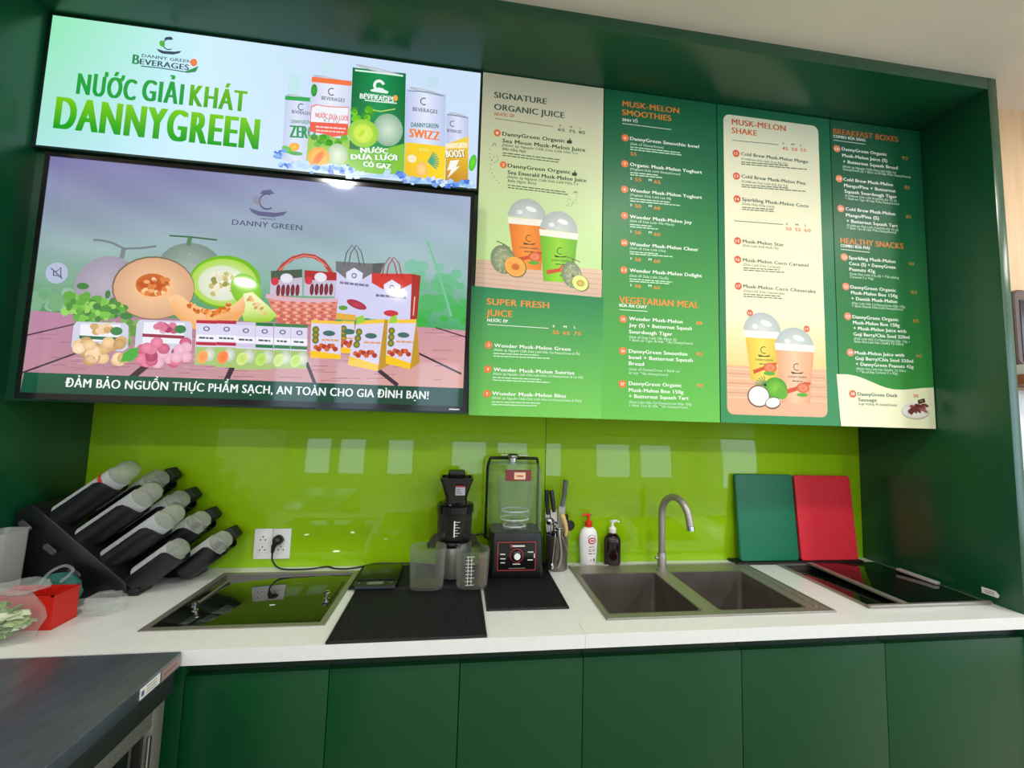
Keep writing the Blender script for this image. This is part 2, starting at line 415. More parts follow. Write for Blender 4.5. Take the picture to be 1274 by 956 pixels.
# ------------------------------------------------------------------ lit sign
NAVY = (60, 74, 100)
def emblem(p, cx, cy, k, col, hat, leaf):
    """the small company emblem: hat, round head line, leaf and ribbon"""
    p.poly([(cx - 6 * k, cy - 10 * k), (cx - 3.5 * k, cy - 13 * k), (cx + 3 * k, cy - 13.5 * k), (cx + 6 * k, cy - 10 * k)], hat, 4)
    p.ell(cx, cy - 4 * k, 7 * k, 7 * k, col, layer=4, a0=70, a1=310, hole=0.82)
    p.ell(cx - 8 * k, cy - 5 * k, 3.2 * k, 4 * k, leaf, layer=4, rot=20)
    p.poly([(cx - 15 * k, cy + 1 * k), (cx - 6 * k, cy + 4 * k), (cx + 7 * k, cy + 5 * k), (cx + 16 * k, cy + 4 * k), (cx + 13 * k, cy + 7 * k), (cx + 5 * k, cy + 8.6 * k), (cx - 7 * k, cy + 7.4 * k), (cx - 12 * k, cy + 5 * k)], hat, 4)
t = thing('lit_sign', 'wide lit soft drink sign with a row of cans above the television', 'sign', (-0.84, YM, H + 1.575))
sr = (-1.607, -0.066, H + 1.578, H + 2.071)
m = Mesh(); m.box(sr[0] - .012, sr[1] + .006, YM, YM + 0.021, sr[2] - .008, sr[3] + .008, mat('sign_case', (14, 40, 32), .4)); put('case', m, t)
p = Print([(67, 18), (597.5, 93), (591.5, 237), (46.5, 177)], sr, YM, SIGN)
def signbg(u, v):
    g = max(0, 1 - u * 3.0) * (0.35 + 0.65 * v); a = (184, 226, 244); b = (204, 226, 250); c = (150, 235, 185)
    q = [a[i] + (b[i] - a[i]) * min(1, u * 1.6) for i in range(3)]
    w = max(0, 1 - abs(u - 0.32) * 3) * 16
    return tuple(min(252, (q[i] + (c[i] - q[i]) * g) + w) for i in range(3))
p.grid(signbg, 30, 12)
p.poly([(358, 92), (372, 94), (368, 130), (356, 128)], (196, 232, 236), 1); p.poly([(400, 75), (412, 77), (410, 92), (399, 92)], (200, 230, 240), 1)
p.poly([(530, 96), (545, 98), (543, 112), (529, 110)], (196, 224, 240), 1)
p.part('light_panel', t)
emblem(p, 209, 59, 1.0, NAVY, NAVY, (90, 190, 60))
p.text('DANNY GREEN', 176, 70.2, 237, 76.4, 3.8, NAVY, .03)
p.text('B', 164.6, 78.5, 172, 79.5, 11.5, (50, 140, 90), .05, res=4); p.text('EVERAGES', 173.5, 79, 233.5, 86.5, 6.6, NAVY, .05, res=4)
p.line([(175, 81.5), (195, 83.5), (215, 86.5), (232, 89.5), (242, 88.5)], 1.3, (60, 110, 120)); p.poly([(228, 88.6), (236, 86), (246, 82), (243, 88), (234, 90.4)], (60, 150, 80), 4)
p.ell(240, 77.5, 4, 4.6, (245, 150, 90), (250, 110, 50), 4)
p.part('company_emblem', t)
G1, G2 = (24, 160, 66), (112, 190, 22)
for s, x0, y0, x1, y1, c in (('NƯỚC', 96.5, 115, 167, 122.5, 24.5), ('GIẢI', 176.5, 123.5, 225, 130, 25), ('KHÁT', 235, 130.5, 303, 138, 25.5)):
    p.text(s, x0, y0, x1, y1, c, G1 if s != 'KHÁT' else (70, 170, 40), .045, res=6, sp=1.16, col2=(40, 165, 60) if s != 'KHÁT' else G2)
p.text('DANNYGREEN', 69.5, 157, 317.5, 183.5, 37, (16, 158, 30), .05, res=6, sp=1.16, col2=(124, 206, 16))
p.part('headline_lettering', t)
def ice(xa, xb, ya, n, seed):
    r = random.Random(seed); p.poly([(xa, ya(xa) - 1), (xb, ya(xb) - 1), (xb, ya(xb) + 3), (xa, ya(xa) + 3)], (170, 206, 244), 8.9)
    for _ in range(n):
        x = r.uniform(xa, xb); y = ya(x) + r.uniform(-5, 4); s = r.uniform(2.5, 6); a = r.uniform(0, 1.5)
        c = r.choice([(120, 170, 232), (170, 205, 244), (214, 232, 250), (70, 120, 220), (190, 220, 248)])
        p.poly([(x + s * math.cos(a + q), y + 0.7 * s * math.sin(a + q)) for q in (0, 1.5, 2.9, 4.4)], c, 9)
LIL, LIL2 = (222, 230, 250), (196, 208, 238)
def can(pts, c0, c1, rim, ly):
    (a, b, c, d) = pts
    mx = lambda u, v: tuple((u[i] + v[i]) / 2 for i in range(2))
    p.poly([a, mx(a, b), mx(d, c), d], [c1, c0, c0, c1], ly); p.poly([mx(a, b), b, c, mx(d, c)], [c0, c1, c1, c0], ly)
    p.ell((a[0] + b[0]) / 2, (a[1] + b[1]) / 2, (b[0] - a[0]) / 2 - 1, 2.4, rim, (170, 180, 195), ly + .3, rot=-7)
can([(353, 121), (384, 122), (381, 205), (349, 199)], LIL, LIL2, (235, 240, 250), 4)
p.poly([(353, 119.5), (384, 122), (384, 127), (352.8, 124.5)], (50, 170, 80), 4.6)
p.text('BEVERAGES', 361, 141, 384, 143, 4, NAVY, .02, layer=5); p.ell(373, 133.5, 4.5, 4.5, NAVY, layer=5, hole=.75, a0=60, a1=310)
p.text('DANNYGREEN', 360, 153.5, 384, 155, 4.5, (60, 150, 100), .02, layer=5); p.text('ZERO', 359, 171, 390, 173, 15, (24, 150, 80), .05, layer=5)
p.ell(364, 183, 7, 5, (250, 200, 80), (245, 170, 40), 5, rot=30); p.ell(355, 186, 7, 4, (110, 200, 80), layer=5.1, rot=-30); p.ell(366, 191, 9, 2.5, (80, 180, 90), layer=5.2)
p.part('drink_can_picture', t)
can([(386, 97), (436, 103), (434, 207), (379, 201)], (236, 240, 252), (204, 214, 240), (240, 240, 245), 5)
p.poly([(386.5, 96), (436, 102), (435.5, 108), (385.6, 102.5)], (246, 120, 70), 5.5)
p.ell(389, 113, 4, 8, (70, 180, 60), (40, 140, 40), 5.6); p.ell(411, 115, 5, 5, NAVY, layer=5.6, hole=.75, a0=60, a1=310); p.text('BEVERAGES', 398, 124.5, 427, 127.5, 4.6, NAVY, .02, layer=5.6)
p.poly([(385, 133), (391, 130.5), (408, 133), (432, 134), (431, 169), (412, 171), (400, 167), (383.5, 164)], (240, 90, 70), 5.6)
p.poly([(386, 134), (391.5, 131.6), (408, 134), (431.5, 135), (430.8, 155), (384.8, 152)], (240, 244, 252), 5.7)
p.text('NƯỚC DƯA LƯỚI', 390.5, 146.5, 431, 150, 6, (232, 90, 80), .03, layer=5.9); p.text('KỲ TỬ', 401, 152, 420, 153.6, 4, (150, 140, 170), .02, layer=5.9)
p.greek(391, 159, 428, 162, 1.8, (250, 220, 214), 5.9); p.greek(391, 163.4, 426, 166.3, 1.5, (250, 220, 214), 5.9)
p.poly([(381.5, 170), (400, 168), (434, 176), (433, 207), (379, 200)], (150, 200, 70), 5.55)
r = random.Random(3)
for _ in range(14): p.ell(r.uniform(386, 432), r.uniform(171, 180), 5, 4, r.choice([(90, 180, 50), (60, 150, 40), (130, 200, 70)]), layer=5.6, n=8)
p.ell(418, 193, 13, 14, (226, 238, 214), (170, 200, 160), 5.8); p.ell(394.5, 196.5, 14, 13, (255, 214, 90), (250, 160, 50), 5.9, rot=-15); p.ell(394.5, 196.5, 5, 10, (240, 100, 20), (250, 140, 30), 6, rot=-30)
p.part('drink_can_picture', t)
can([(437, 85), (503.5, 93), (500.5, 222), (431.5, 213)], (26, 150, 84), (10, 110, 56), (214, 226, 230), 7)
p.line([(440, 88.5), (470, 92), (500, 96)], 2.2, (220, 244, 230), 7.5)
p.ell(470, 108, 8, 8, (236, 250, 240), layer=7.6, hole=.55, a0=20, a1=330); p.poly([(459, 113), (470, 110), (482, 115.5), (480, 118), (460, 115)], (230, 246, 238), 7.7)
p.text('DANNY GREEN', 452, 120, 487, 124.5, 3.6, (225, 245, 235), .02, layer=7.8); p.text('BEVERAGES', 446, 123.5, 488, 128.5, 6.5, (240, 250, 244), .05, layer=7.8)
p.line([(452, 125.8), (470, 128), (492, 130)], 1.4, (230, 244, 236), 7.8); p.ell(490.5, 123.5, 3, 4, (246, 170, 60), layer=7.9)
r = random.Random(5)
for _ in range(12): p.ell(r.uniform(436, 462), r.uniform(134, 149), 5, 4, r.choice([(120, 205, 40), (90, 180, 40), (60, 150, 40)]), layer=7.6, n=8, rot=r.uniform(0, 90))
p.line([(462, 138), (472, 140), (490, 137)], 1.5, (180, 220, 100), 7.7)
p.poly([(432.5, 186), (450, 188), (478, 186), (502, 180), (500.5, 222), (431.5, 213)], (126, 196, 50), 7.65)
p.ell(481, 163, 20, 21, (214, 232, 214), (140, 180, 150), 7.8); p.ell(450, 167, 20.5, 18, (196, 232, 80), (150, 210, 60), 7.9, rot=-8); p.ell(450, 167, 13, 12, (225, 245, 120), (200, 232, 70), 8, rot=-8); p.ell(448, 167, 4, 8, (180, 220, 20), (214, 240, 80), 8.1, rot=-30)
for s, x0, y0, x1, y1 in (('NƯỚC', 447, 191, 481, 192.5), ('DƯA LƯỚI', 435, 199, 492, 201), ('CÓ GAZ', 450, 208, 484, 210)):
    p.text(s, x0 - .8, y0 + .7, x1 + .8, y1 + .7, 7.4, (60, 170, 60), .16, layer=8.2); p.text(s, x0, y0, x1, y1, 6.4, (248, 255, 246), .1, layer=8.6)
p.part('drink_can_picture', t)
can([(504, 112), (553.5, 119), (552, 226), (500.5, 221)], (228, 234, 252), (186, 200, 236), (225, 230, 240), 6)
p.line([(506, 114.5), (530, 116), (552, 122)], 1, (90, 110, 150), 6.5); p.ell(526, 128, 5, 5, NAVY, layer=6.5, hole=.75, a0=60, a1=310); p.text('BEVERAGES', 512, 139.5, 543, 143.5, 5, NAVY, .02, layer=6.5)
p.text('DANNYGREEN', 510, 159.5, 544, 161.5, 5.8, (50, 120, 110), .03, layer=6.5); p.text('SWIZZ', 508, 172, 545, 175.5, 11, (246, 130, 50), .06, layer=6.5, res=3)
p.poly([(503, 178.5), (552.8, 184), (552, 226), (500.7, 221)], [(246, 205, 30), (250, 214, 40), (255, 220, 30), (240, 190, 20)], 6.5)
p.ell(511, 199, 6, 5, (250, 225, 190), (250, 240, 210), 6.8); p.ell(523, 212, 8, 10, (255, 220, 150), (245, 190, 90), 6.8)
for a in range(-40, 60, 14): p.line([(531, 203), (531 + 14 * math.cos(math.radians(a)), 203 - 14 * math.sin(math.radians(a)))], 1.8, (90, 170, 130), 6.9)
p.greek(520, 189, 532, 190.4, 3, (240, 230, 120), 6.9)
p.part('drink_can_picture', t)
can([(554.5, 143), (582, 147.5), (581, 233), (552.5, 228)], (222, 228, 250), (186, 198, 232), (220, 225, 238), 5)
p.line([(555, 144.5), (570, 146), (581, 149)], 1, (90, 110, 150), 5.5); p.ell(562, 156, 4, 4, NAVY, layer=5.5, hole=.75, a0=60, a1=310); p.text('BEVERAGES', 555, 166, 573, 168, 4, NAVY, .02, layer=5.5)
p.poly([(554, 181), (581.8, 172), (581, 233), (552.5, 228)], [(240, 200, 50), (250, 214, 60), (200, 140, 30), (190, 130, 30)], 5.5)
p.text('DANNYGREEN', 554, 187, 580, 186, 7, (250, 244, 214), .06, layer=5.8); p.text('BOOST', 554, 198.5, 578, 198, 10, (120, 80, 20), .12, layer=5.8); p.text('BOOST', 554, 198, 577.5, 197.5, 9.4, (252, 246, 226), .06, layer=6.2)
p.poly([(559, 202), (570, 201), (566, 210), (571, 209), (555, 224), (560, 213), (555, 214)], (246, 246, 240), 6.2)
p.ell(587, 205, 5, 11, (120, 225, 50), (70, 190, 40), 6.4, rot=-10)
p.part('drink_can_picture', t)
ice(345, 440, lambda x: 203 + (x - 345) * .08 if x < 385 else 211, 46, 1); ice(340, 352, lambda x: 192, 8, 8); p.part('ice_picture', t)
ice(430, 505, lambda x: 219, 12, 2); p.part('ice_picture', t); ice(500, 545, lambda x: 226 + (x - 500) * .06, 18, 4); p.part('ice_picture', t); ice(545, 590, lambda x: 229 + (x - 545) * .06, 18, 6)
p.part('ice_picture', t)

# ------------------------------------------------------------------ television
t = thing('wall_television', 'large wall television showing melons, basket and gift bags with green caption', 'television', (-0.793, -0.39, H + 0.69))
YT = -0.42; tx0, tx1, tz0, tz1 = -1.514, -0.071, H + 0.688, H + 1.521
scr = (tx0 + .014, tx1 - .016, tz0 + .020, tz1 - .014)
m = Mesh(); m.slab([tx0, scr[0], scr[1], tx1], [-1, 0, 1, 2], 0, 1, {(1, 1)}, BLACKG)
# bezel: the slab is laid out flat, then stood up
zmap = [tz0, scr[2], scr[3], tz1]
for v in m.bm.verts: v.co = Vector((v.co.x, YT - .003 if v.co.z > .5 else YT + .02, zmap[int(round(v.co.y)) + 1]))
put('bezel', m, t, smooth=0)
m = Mesh(); m.box(tx0 + .004, tx1 - .004, YT + .021, YM - .002, tz0 + .004, tz1 - .004, BLACK, .004); put('back_case', m, t)
m = Mesh(); m.box(-0.135, -0.098, YT - .0042, YT - .003, tz0 + .007, tz0 + .011, WHITEP); put('maker_mark', m, t)
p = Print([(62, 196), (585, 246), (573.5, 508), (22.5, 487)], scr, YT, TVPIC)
def tvbg_haze(u, v):
    top = (122, 118, 168); rt = (158, 172, 200); mid = (150, 176, 178); gr = (96, 150, 104)  # lilac top: sky reflected on the screen, painted into the glowing picture
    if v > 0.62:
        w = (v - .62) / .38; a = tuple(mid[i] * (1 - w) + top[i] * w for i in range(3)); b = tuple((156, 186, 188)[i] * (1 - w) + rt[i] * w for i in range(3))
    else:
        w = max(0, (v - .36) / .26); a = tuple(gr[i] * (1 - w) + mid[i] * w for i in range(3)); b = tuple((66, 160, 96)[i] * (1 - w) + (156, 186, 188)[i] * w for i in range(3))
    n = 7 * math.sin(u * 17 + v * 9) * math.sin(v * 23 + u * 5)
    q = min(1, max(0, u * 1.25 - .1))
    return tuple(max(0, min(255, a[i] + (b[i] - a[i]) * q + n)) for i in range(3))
p.grid(tvbg_haze, 40, 26)
r = random.Random(12)
for _ in range(60):
    x = r.uniform(470, 578); y = r.uniform(330, 405); s = r.uniform(6, 14); g = (y - 330) / 75
    p.ell(x, y, s, s * .8, tuple(int(a + (b - a) * g) for a, b in zip((130, 190, 170), (50, 170, 60))), layer=.5 + r.random() * .4, n=8)
for _ in range(30):
    x = r.uniform(40, 110); y = r.uniform(362, 384); p.ell(x, y, 8, 6, r.choice([(126, 172, 136), (112, 166, 120), (146, 182, 156)]), layer=.5 + r.random() * .4, n=8)
p.line([(530, 300), (545, 345), (560, 395)], 3, (120, 190, 150), 1)
W1, W2 = (192, 138, 158), (206, 146, 148)
p.poly([(37, 386), (120, 393), (300, 400), (520, 408), (578, 413), (573.5, 508), (22.5, 487)], [(186, 132, 164), (176, 120, 150), (180, 124, 138), (196, 138, 146), (206, 150, 160), (220, 170, 150), (186, 140, 150)], 1)
r = random.Random(2)
for _ in range(120):
    x = r.uniform(30, 560); y = r.uniform(410, 478); w = r.uniform(10, 30)
    p.line([(x, y), (x + w, y + w * .06 - 1)], .8, r.choice([(170, 112, 130), (214, 164, 170), (160, 104, 116)]), 1.2)
for a, b, w in (((30, 417), (95, 402), 1.5), ((25, 463), (92, 439), 2), ((160, 470), (184, 450), 7), ((276, 477), (286, 456), 6), ((378, 452), (388, 478), 4), ((468, 462), (492, 481), 5), ((512, 438), (572, 467), 2.5), ((540, 409), (578, 421), 1.6)):
    p.line([a, b], w, (60, 40, 52), 1.4)
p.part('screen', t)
# caption and company mark
p.poly([(28, 462), (574.5, 485), (573.5, 508), (22.5, 487)], [(14, 84, 58), (20, 70, 56), (20, 64, 50), (10, 74, 50)], 5)
p.text('ĐẢM BẢO NGUỒN THỰC PHẨM SẠCH, AN TOÀN CHO GIA ĐÌNH BẠN!', 78, 480.5, 530.5, 498, 9.8, (236, 242, 240), .035, layer=6, res=4)
p.part('caption', t)
emblem(p, 330, 258, 1.55, (84, 86, 120), (96, 98, 134), (140, 140, 160))
p.text('DANNY GREEN', 286, 280.5, 373, 287, 6.6, (74, 78, 108), .02, layer=5, res=4); p.greek(322, 273.5, 340, 274.5, 1, (90, 92, 120), 5)
p.part('company_emblem', t)
p.ell(69, 340, 12.5, 12.5, (178, 186, 212), layer=4); p.line([(65, 343), (65, 338), (69, 338), (74, 333), (74, 346), (69, 343), (65, 343)], 1.2, (70, 80, 110), 5); p.line([(62, 334), (76, 347)], 1.2, (70, 80, 110), 5)
p.part('mute_icon', t)
def net(cx, cy, rx, ry, col, n, seed, ly):
    q = random.Random(seed)
    for _ in range(n):
        a = q.uniform(0, 6.28); d = q.uniform(0, .8); x = cx + rx * d * math.cos(a); y = cy + ry * d * math.sin(a); b = q.uniform(0, 3.1)
        p.line([(x, y), (x + 5 * math.cos(b), y + 5 * math.sin(b))], .7, col, ly)
p.ell(132, 356, 38, 36, (182, 172, 188), (156, 150, 168), 2); p.line(curve_pts([(114, 299, 0), (138, 303, 0), (152, 310, 0), (192, 307, 0)], 4) and [(114, 299), (126, 300), (138, 303), (152, 310), (172, 309.5), (192, 307)], 2.6, (116, 126, 132), 2.1); p.line([(152, 309), (149, 322)], 5, (120, 132, 134), 2.1)
net(132, 356, 36, 34, (178, 166, 180), 60, 1, 2.2)
p.part('melon_picture', t)
p.ell(233.5, 334, 39, 31, (158, 176, 166), (120, 140, 130), 2.3); net(233.5, 334, 37, 29, (160, 176, 164), 90, 2, 2.4)
p.line([(208, 294), (232, 295.5), (267.5, 299.5)], 2, (56, 104, 70), 2.5); p.line([(234, 296), (231.5, 306)], 5, (84, 130, 92), 2.5)
p.part('melon_picture', t)
p.ell(188.5, 358.5, 49, 38.5, (120, 110, 84), layer=2.6); p.ell(189, 359, 47.5, 37, (246, 206, 160), (214, 166, 130), 2.7); p.ell(189, 357, 23, 16, (250, 190, 120), (244, 190, 140), 2.8); p.ell(187, 355, 20, 14, (176, 72, 30), (206, 110, 50), 2.9)
r = random.Random(21)
for _ in range(26): p.ell(r.uniform(172, 206), r.uniform(346, 368), 4, 2.5, r.choice([(240, 170, 110), (220, 130, 60), (246, 200, 150), (190, 80, 30)]), layer=2.95 + r.random() * .04, n=8, rot=r.uniform(0, 180))
p.part('melon_half_picture', t)
p.ell(277.5, 351.5, 44, 33, (120, 190, 20), (110, 180, 20), 2.5); p.ell(276, 352, 40.5, 29.5, (226, 232, 220), (170, 214, 70), 2.6); p.ell(273, 353, 29, 22, (232, 236, 230), (214, 226, 196), 2.7)
for _ in range(30): p.ell(274 + r.uniform(-15, 15), 354 + r.uniform(-13, 13), 4, 3, r.choice([(226, 218, 180), (196, 186, 110), (150, 150, 70), (236, 230, 204)]), layer=2.8 + r.random() * .05, n=8, rot=r.uniform(0, 180))
p.ell(303, 362, 18, 22, (150, 210, 60), (120, 190, 30), 2.9, rot=30)
p.part('melon_half_picture', t)
p.poly([(300, 366), (311, 364), (322, 374), (330, 380.5), (341.5, 393), (333, 400.6), (318, 402), (300, 400), (296, 385)], [(240, 240, 190)] * 3 + [(220, 236, 160), (180, 220, 80), (160, 206, 50), (150, 200, 40), (160, 210, 60), (220, 236, 160)], 3.1)
for k in range(12): p.ell(306 + k * 1.8, 370 + k * 1.9 + r.uniform(-4, 4), 3, 1.8, r.choice([(226, 176, 110), (240, 206, 150), (206, 150, 80)]), layer=3.2, n=8, rot=40)
p.poly([(206, 371), (214, 367), (222, 368), (233.5, 378), (256, 386), (281, 383.6), (291, 377), (299.5, 369), (302, 380), (300.6, 389), (290, 403), (275, 411), (256, 413.5), (238, 410), (226, 403), (212, 390)], [(250, 200, 150)] * 8 + [(236, 170, 100)] * 8, 3.3)
for k in range(40): u = r.random(); p.ell(232 + u * 52, 378 + 12 * math.sin(u * 3.1) + r.uniform(-3.5, 5), 3.2, 2, r.choice([(226, 126, 40), (240, 160, 80), (200, 100, 30), (246, 186, 120)]), layer=3.4 + r.random() * .05, n=8, rot=r.uniform(0, 180))
p.part('melon_slice_picture', t)
for _ in range(90): p.ell(r.gauss(118, 16), r.gauss(385, 9), r.uniform(3, 8), r.uniform(3, 6), r.choice([(96, 166, 60), (120, 190, 76), (76, 140, 56), (150, 206, 96), (66, 126, 60)]), layer=3.1 + r.random() * .2, n=8)
for _ in range(14): p.ell(r.uniform(150, 170), r.uniform(398, 432), 4, 5, r.choice([(90, 150, 60), (120, 170, 90)]), layer=3.15 + r.random() * .1, n=8)
p.part('herb_picture', t)
def tray(x0, y0, x1, y1, band, lump, seed):
    q = random.Random(seed)
    p.poly([(x0 + 5, y0), (x1 - 4, y0 + 2), (x1, y0 + 6), (x1 - 1, y1 - 4), (x1 - 7, y1), (x0 + 3, y1 - 1), (x0 - 2, y1 - 6), (x0 + 1, y0 + 5)], (206, 206, 226), 3.5)
    p.poly([(x0 + 10, y0 + 3), (x1 - 10, y0 + 4), (x1 - 11, y1 - 12), (x0 + 8, y1 - 13)], (236, 236, 244), 3.6)
    for _ in range(10): p.ell(q.uniform(x0 + 26, x1 - 22), y0 + q.uniform(6, 14), 5, 4, q.choice(lump), layer=3.7 + q.random() * .05, n=10)
    p.ell(x1 - 15, y0 + 12, 7, 5, (60, 130, 70), layer=3.75); p.poly([(x0 + 8, y0 + 17), (x1 - 10, y0 + 20), (x1 - 10, y0 + 24), (x0 + 8, y0 + 21)], band, 3.7)
    for _ in range(26):
        x = q.uniform(x0 + 6, x1 - 6); y = q.uniform(y1 - 14, y1 + 12); c = q.choice(lump); p.ell(x, y, 7.5, 6.5, tuple(min(255, i + 22) for i in c), c, 3.8 + q.random() * .1, n=12)
tray(88, 400, 157, 437, (40, 110, 70), [(206, 166, 110), (226, 190, 140), (190, 150, 96), (236, 206, 166)], 1)
p.poly([(147, 450), (150, 440), (158, 434), (169, 432), (168, 444), (160, 449)], (70, 170, 60), 4)
p.part('tray_picture', t)
tray(166, 398, 236, 440, (150, 50, 70), [(196, 90, 120), (216, 120, 150), (170, 60, 96), (226, 170, 190)], 2)
p.part('tray_picture', t)
for x0, y0, x1, y1, top, fruit in ((241, 398.5, 266, 455, (186, 40, 60), (240, 150, 80)), (266, 399, 291, 458, (180, 40, 70), (240, 120, 60)), (290.5, 401, 314.5, 461, (206, 200, 224), (190, 214, 110)), (315, 402, 337, 461, (40, 120, 70), (170, 210, 90)), (338, 403, 358.5, 460, (60, 130, 80), (190, 214, 120)), (359, 404, 379.5, 460, (70, 130, 80), (180, 210, 100))):
    p.poly([(x0, y0), (x1, y0 + .8), (x1 - 2, y1), (x0 - 2.5, y1 - 1)], (218, 214, 238), 4); p.poly([(x0, y0), (x1, y0 + .8), (x1, y0 + 5), (x0, y0 + 4)], top, 4.1)
    p.ell((x0 + x1) / 2, y0 + 11, 4, 3, (90, 100, 140), layer=4.1, hole=.6); p.poly([(x0, y0 + 18), (x1 - .5, y0 + 19), (x1 - .7, y0 + 27), (x0 - .5, y0 + 26)], (240, 238, 248), 4.1)
    p.greek(x0 + 3, y0 + 23, x1 - 4, y0 + 24, 2.2, (60, 90, 80), 4.2); p.poly([(x0 - .6, y0 + 27), (x1 - .8, y0 + 28), (x1 - .9, y0 + 32), (x0 - .8, y0 + 31)], top, 4.1)
    p.poly([(x0 - 1, y0 + 33), (x1 - 1, y0 + 34), (x1 - 2, y1), (x0 - 2.5, y1 - 1)], (166, 196, 116), 4.15)
    p.ell((x0 + x1) / 2 + 3, y0 + 43, 7.5, 8.5, (228, 230, 220), (186, 200, 170), 4.2); p.ell((x0 + x1) / 2 - 5, y0 + 46, 6.5, 8, fruit, tuple(min(255, c + 24) for c in fruit), 4.3, rot=-15)
    p.part('carton_picture', t)
p.poly([(327.6, 366), (372, 372), (418, 372), (414, 404), (380, 407), (341, 402)], [(226, 146, 130)] * 3 + [(200, 106, 90)] * 3, 2.9)
for j in range(7):
    for i in range(13):
        x = 333 + i * 6.4 + (j % 2) * 3; y = 376 + j * 4.2
        if x < 413 - j * .5 and x > 331 + j * 2: p.poly([(x, y), (x + 5, y + .2), (x + 5, y + 2.6), (x, y + 2.4)], (240, 170, 150) if (i + j) % 2 else (200, 96, 80), 3)
p.line([(327.6, 369), (350, 373), (372, 374), (395, 375), (418, 374)], 5, (214, 176, 190), 3.3); p.line([(335, 358), (340, 343), (350, 330), (362, 322), (375, 318.5), (388, 320), (400, 327), (408, 338), (412, 350)], 5.2, (176, 74, 64), 2.6)
p.line([(337, 354), (345, 337), (360, 324), (375, 319), (390, 321), (404, 333)], 1.4, (224, 130, 116), 2.65)
for q, (a, b, c, d) in enumerate((((334, 338), (373, 336), (373, 369), (332.6, 368)), ((376, 337), (416, 340), (415, 370), (375, 369)))):
    p.poly([a, b, c, d], (196, 186, 206), 3.05); p.poly([a, b, (b[0], b[1] + 10), (a[0], a[1] + 12)], (70, 90, 70) if not q else (176, 40, 44), 3.1); p.ell((a[0] + b[0]) / 2, a[1] + 9, 8, 6, (226, 222, 236), layer=3.15); p.ell(a[0] + 5, a[1] + 13, 5, 5, (206, 50, 70), layer=3.13)
    for k in range(5): p.ell(a[0] + 9 + k * 6, a[1] + 24, 2.6, 7.5, (140, 50, 60), (100, 30, 40), 3.2)
p.part('basket_picture', t)
def bag(front, side, top, body, col, ly):
    p.poly(side, tuple(int(c * .8) for c in col), ly - .05); p.poly(front, body, ly); (a, b, c, d) = front
    p.poly([a, b, (b[0], b[1] + 12), ((a[0] + b[0]) / 2 + 6, b[1] + 22), ((a[0] + b[0]) / 2 - 6, b[1] + 22), (a[0], a[1] + 12)], col, ly + .05)
    mx = (a[0] + b[0]) / 2; p.poly([(mx - 10, a[1] + 14), (mx, a[1] + 8), (mx + 11, a[1] + 15), (mx + 10, a[1] + 23), (mx, a[1] + 29), (mx - 10, a[1] + 22)], (222, 222, 242), ly + .1)
    p.ell(mx, a[1] + 18, 3.5, 3.5, (90, 100, 140), layer=ly + .15, hole=.6, n=12)
    for o in (-2.5, 3): p.line([(mx - 10 + o, a[1] + 5), (mx - 7 + o, a[1] - 10), (mx + o, a[1] - 20), (mx + 6 + o, a[1] - 12), (mx + 10 + o, a[1] + 6)], 1.3, tuple(int(c * .8) for c in col), ly + .2)
bag([(415, 326), (461, 329), (457, 397), (413, 395)], [(461, 329), (476, 328), (470, 345), (461, 360)], 0, (206, 204, 236), (112, 114, 116), 2.6)
p.greek(420, 354, 456, 358, 3, (120, 120, 150), 2.8); p.ell(441, 380, 14, 5, (190, 60, 80), (160, 40, 60), 2.85, rot=-20); p.ell(424, 384, 6, 3, (90, 150, 60), layer=2.85); p.poly([(414, 390), (440, 393), (440, 400), (414, 398)], (226, 170, 60), 2.85)
p.part('gift_bag_picture', t)
bag([(460, 341), (510.5, 342), (508, 400), (457, 398)], [(510.5, 342), (521.5, 344), (517, 398), (508, 400)], 0, (208, 206, 238), (206, 52, 44), 3)
p.greek(465, 370, 503, 373, 3, (110, 110, 140), 3.2); p.ell(484, 391, 10, 4, (200, 50, 60), layer=3.2)
for k in range(5): p.text('ODGH'[k % 4], 513.5, 372 + k * 6, 517, 372 + k * 6, 4, (240, 200, 190), .03, layer=3.2) if False else None
p.line([(514, 370), (512, 394)], 1.6, (240, 170, 150), 3.2)
p.part('gift_bag_picture', t)
def pack(front, side, ly):
    (a, b, c, d) = front
    if side: p.poly(side, (190, 146, 40), ly - .02)
    lrp = lambda u, v, w: (u[0] + (v[0] - u[0]) * w, u[1] + (v[1] - u[1]) * w)
    p.poly([a, b, c, d], (216, 210, 236), ly); p.poly([lrp(d, a, .2), lrp(c, b, .12), c, d], (246, 196, 30), ly + .05); p.poly([a, b, lrp(b, c, .08), lrp(a, d, .08)], (240, 196, 60), ly + .05)
    for k in range(3): q = lrp(lrp(a, d, .25 + .14 * k), lrp(b, c, .25 + .14 * k), .16); p.ell(q[0], q[1], 4.5, 4.5, (196, 150, 40), (60, 110, 50), ly + .1, n=12)
    q = lrp(lrp(a, b, .6), lrp(d, c, .6), .33); p.ell(q[0], q[1], 8, 3.5, (70, 110, 100), layer=ly + .1); p.greek(q[0] - 9, q[1] + 9, q[0] + 12, q[1] + 10, 2, (220, 150, 80), ly + .1)
    q = lrp(lrp(a, b, .5), lrp(d, c, .5), .7)
    for k in range(8): p.ell(q[0] - 12 + k * 3.4, q[1] + math.sin(k * 2) * 2.5, 3.6, 3.2, (176, 60, 40) if k % 2 else (206, 100, 50), layer=ly + .12 + k * .004, n=10)
pack([(422, 400), (438, 401), (437, 441), (421, 440)], None, 4.2); pack([(384, 399), (422, 401), (420.5, 448), (382.5, 446)], None, 4.4)
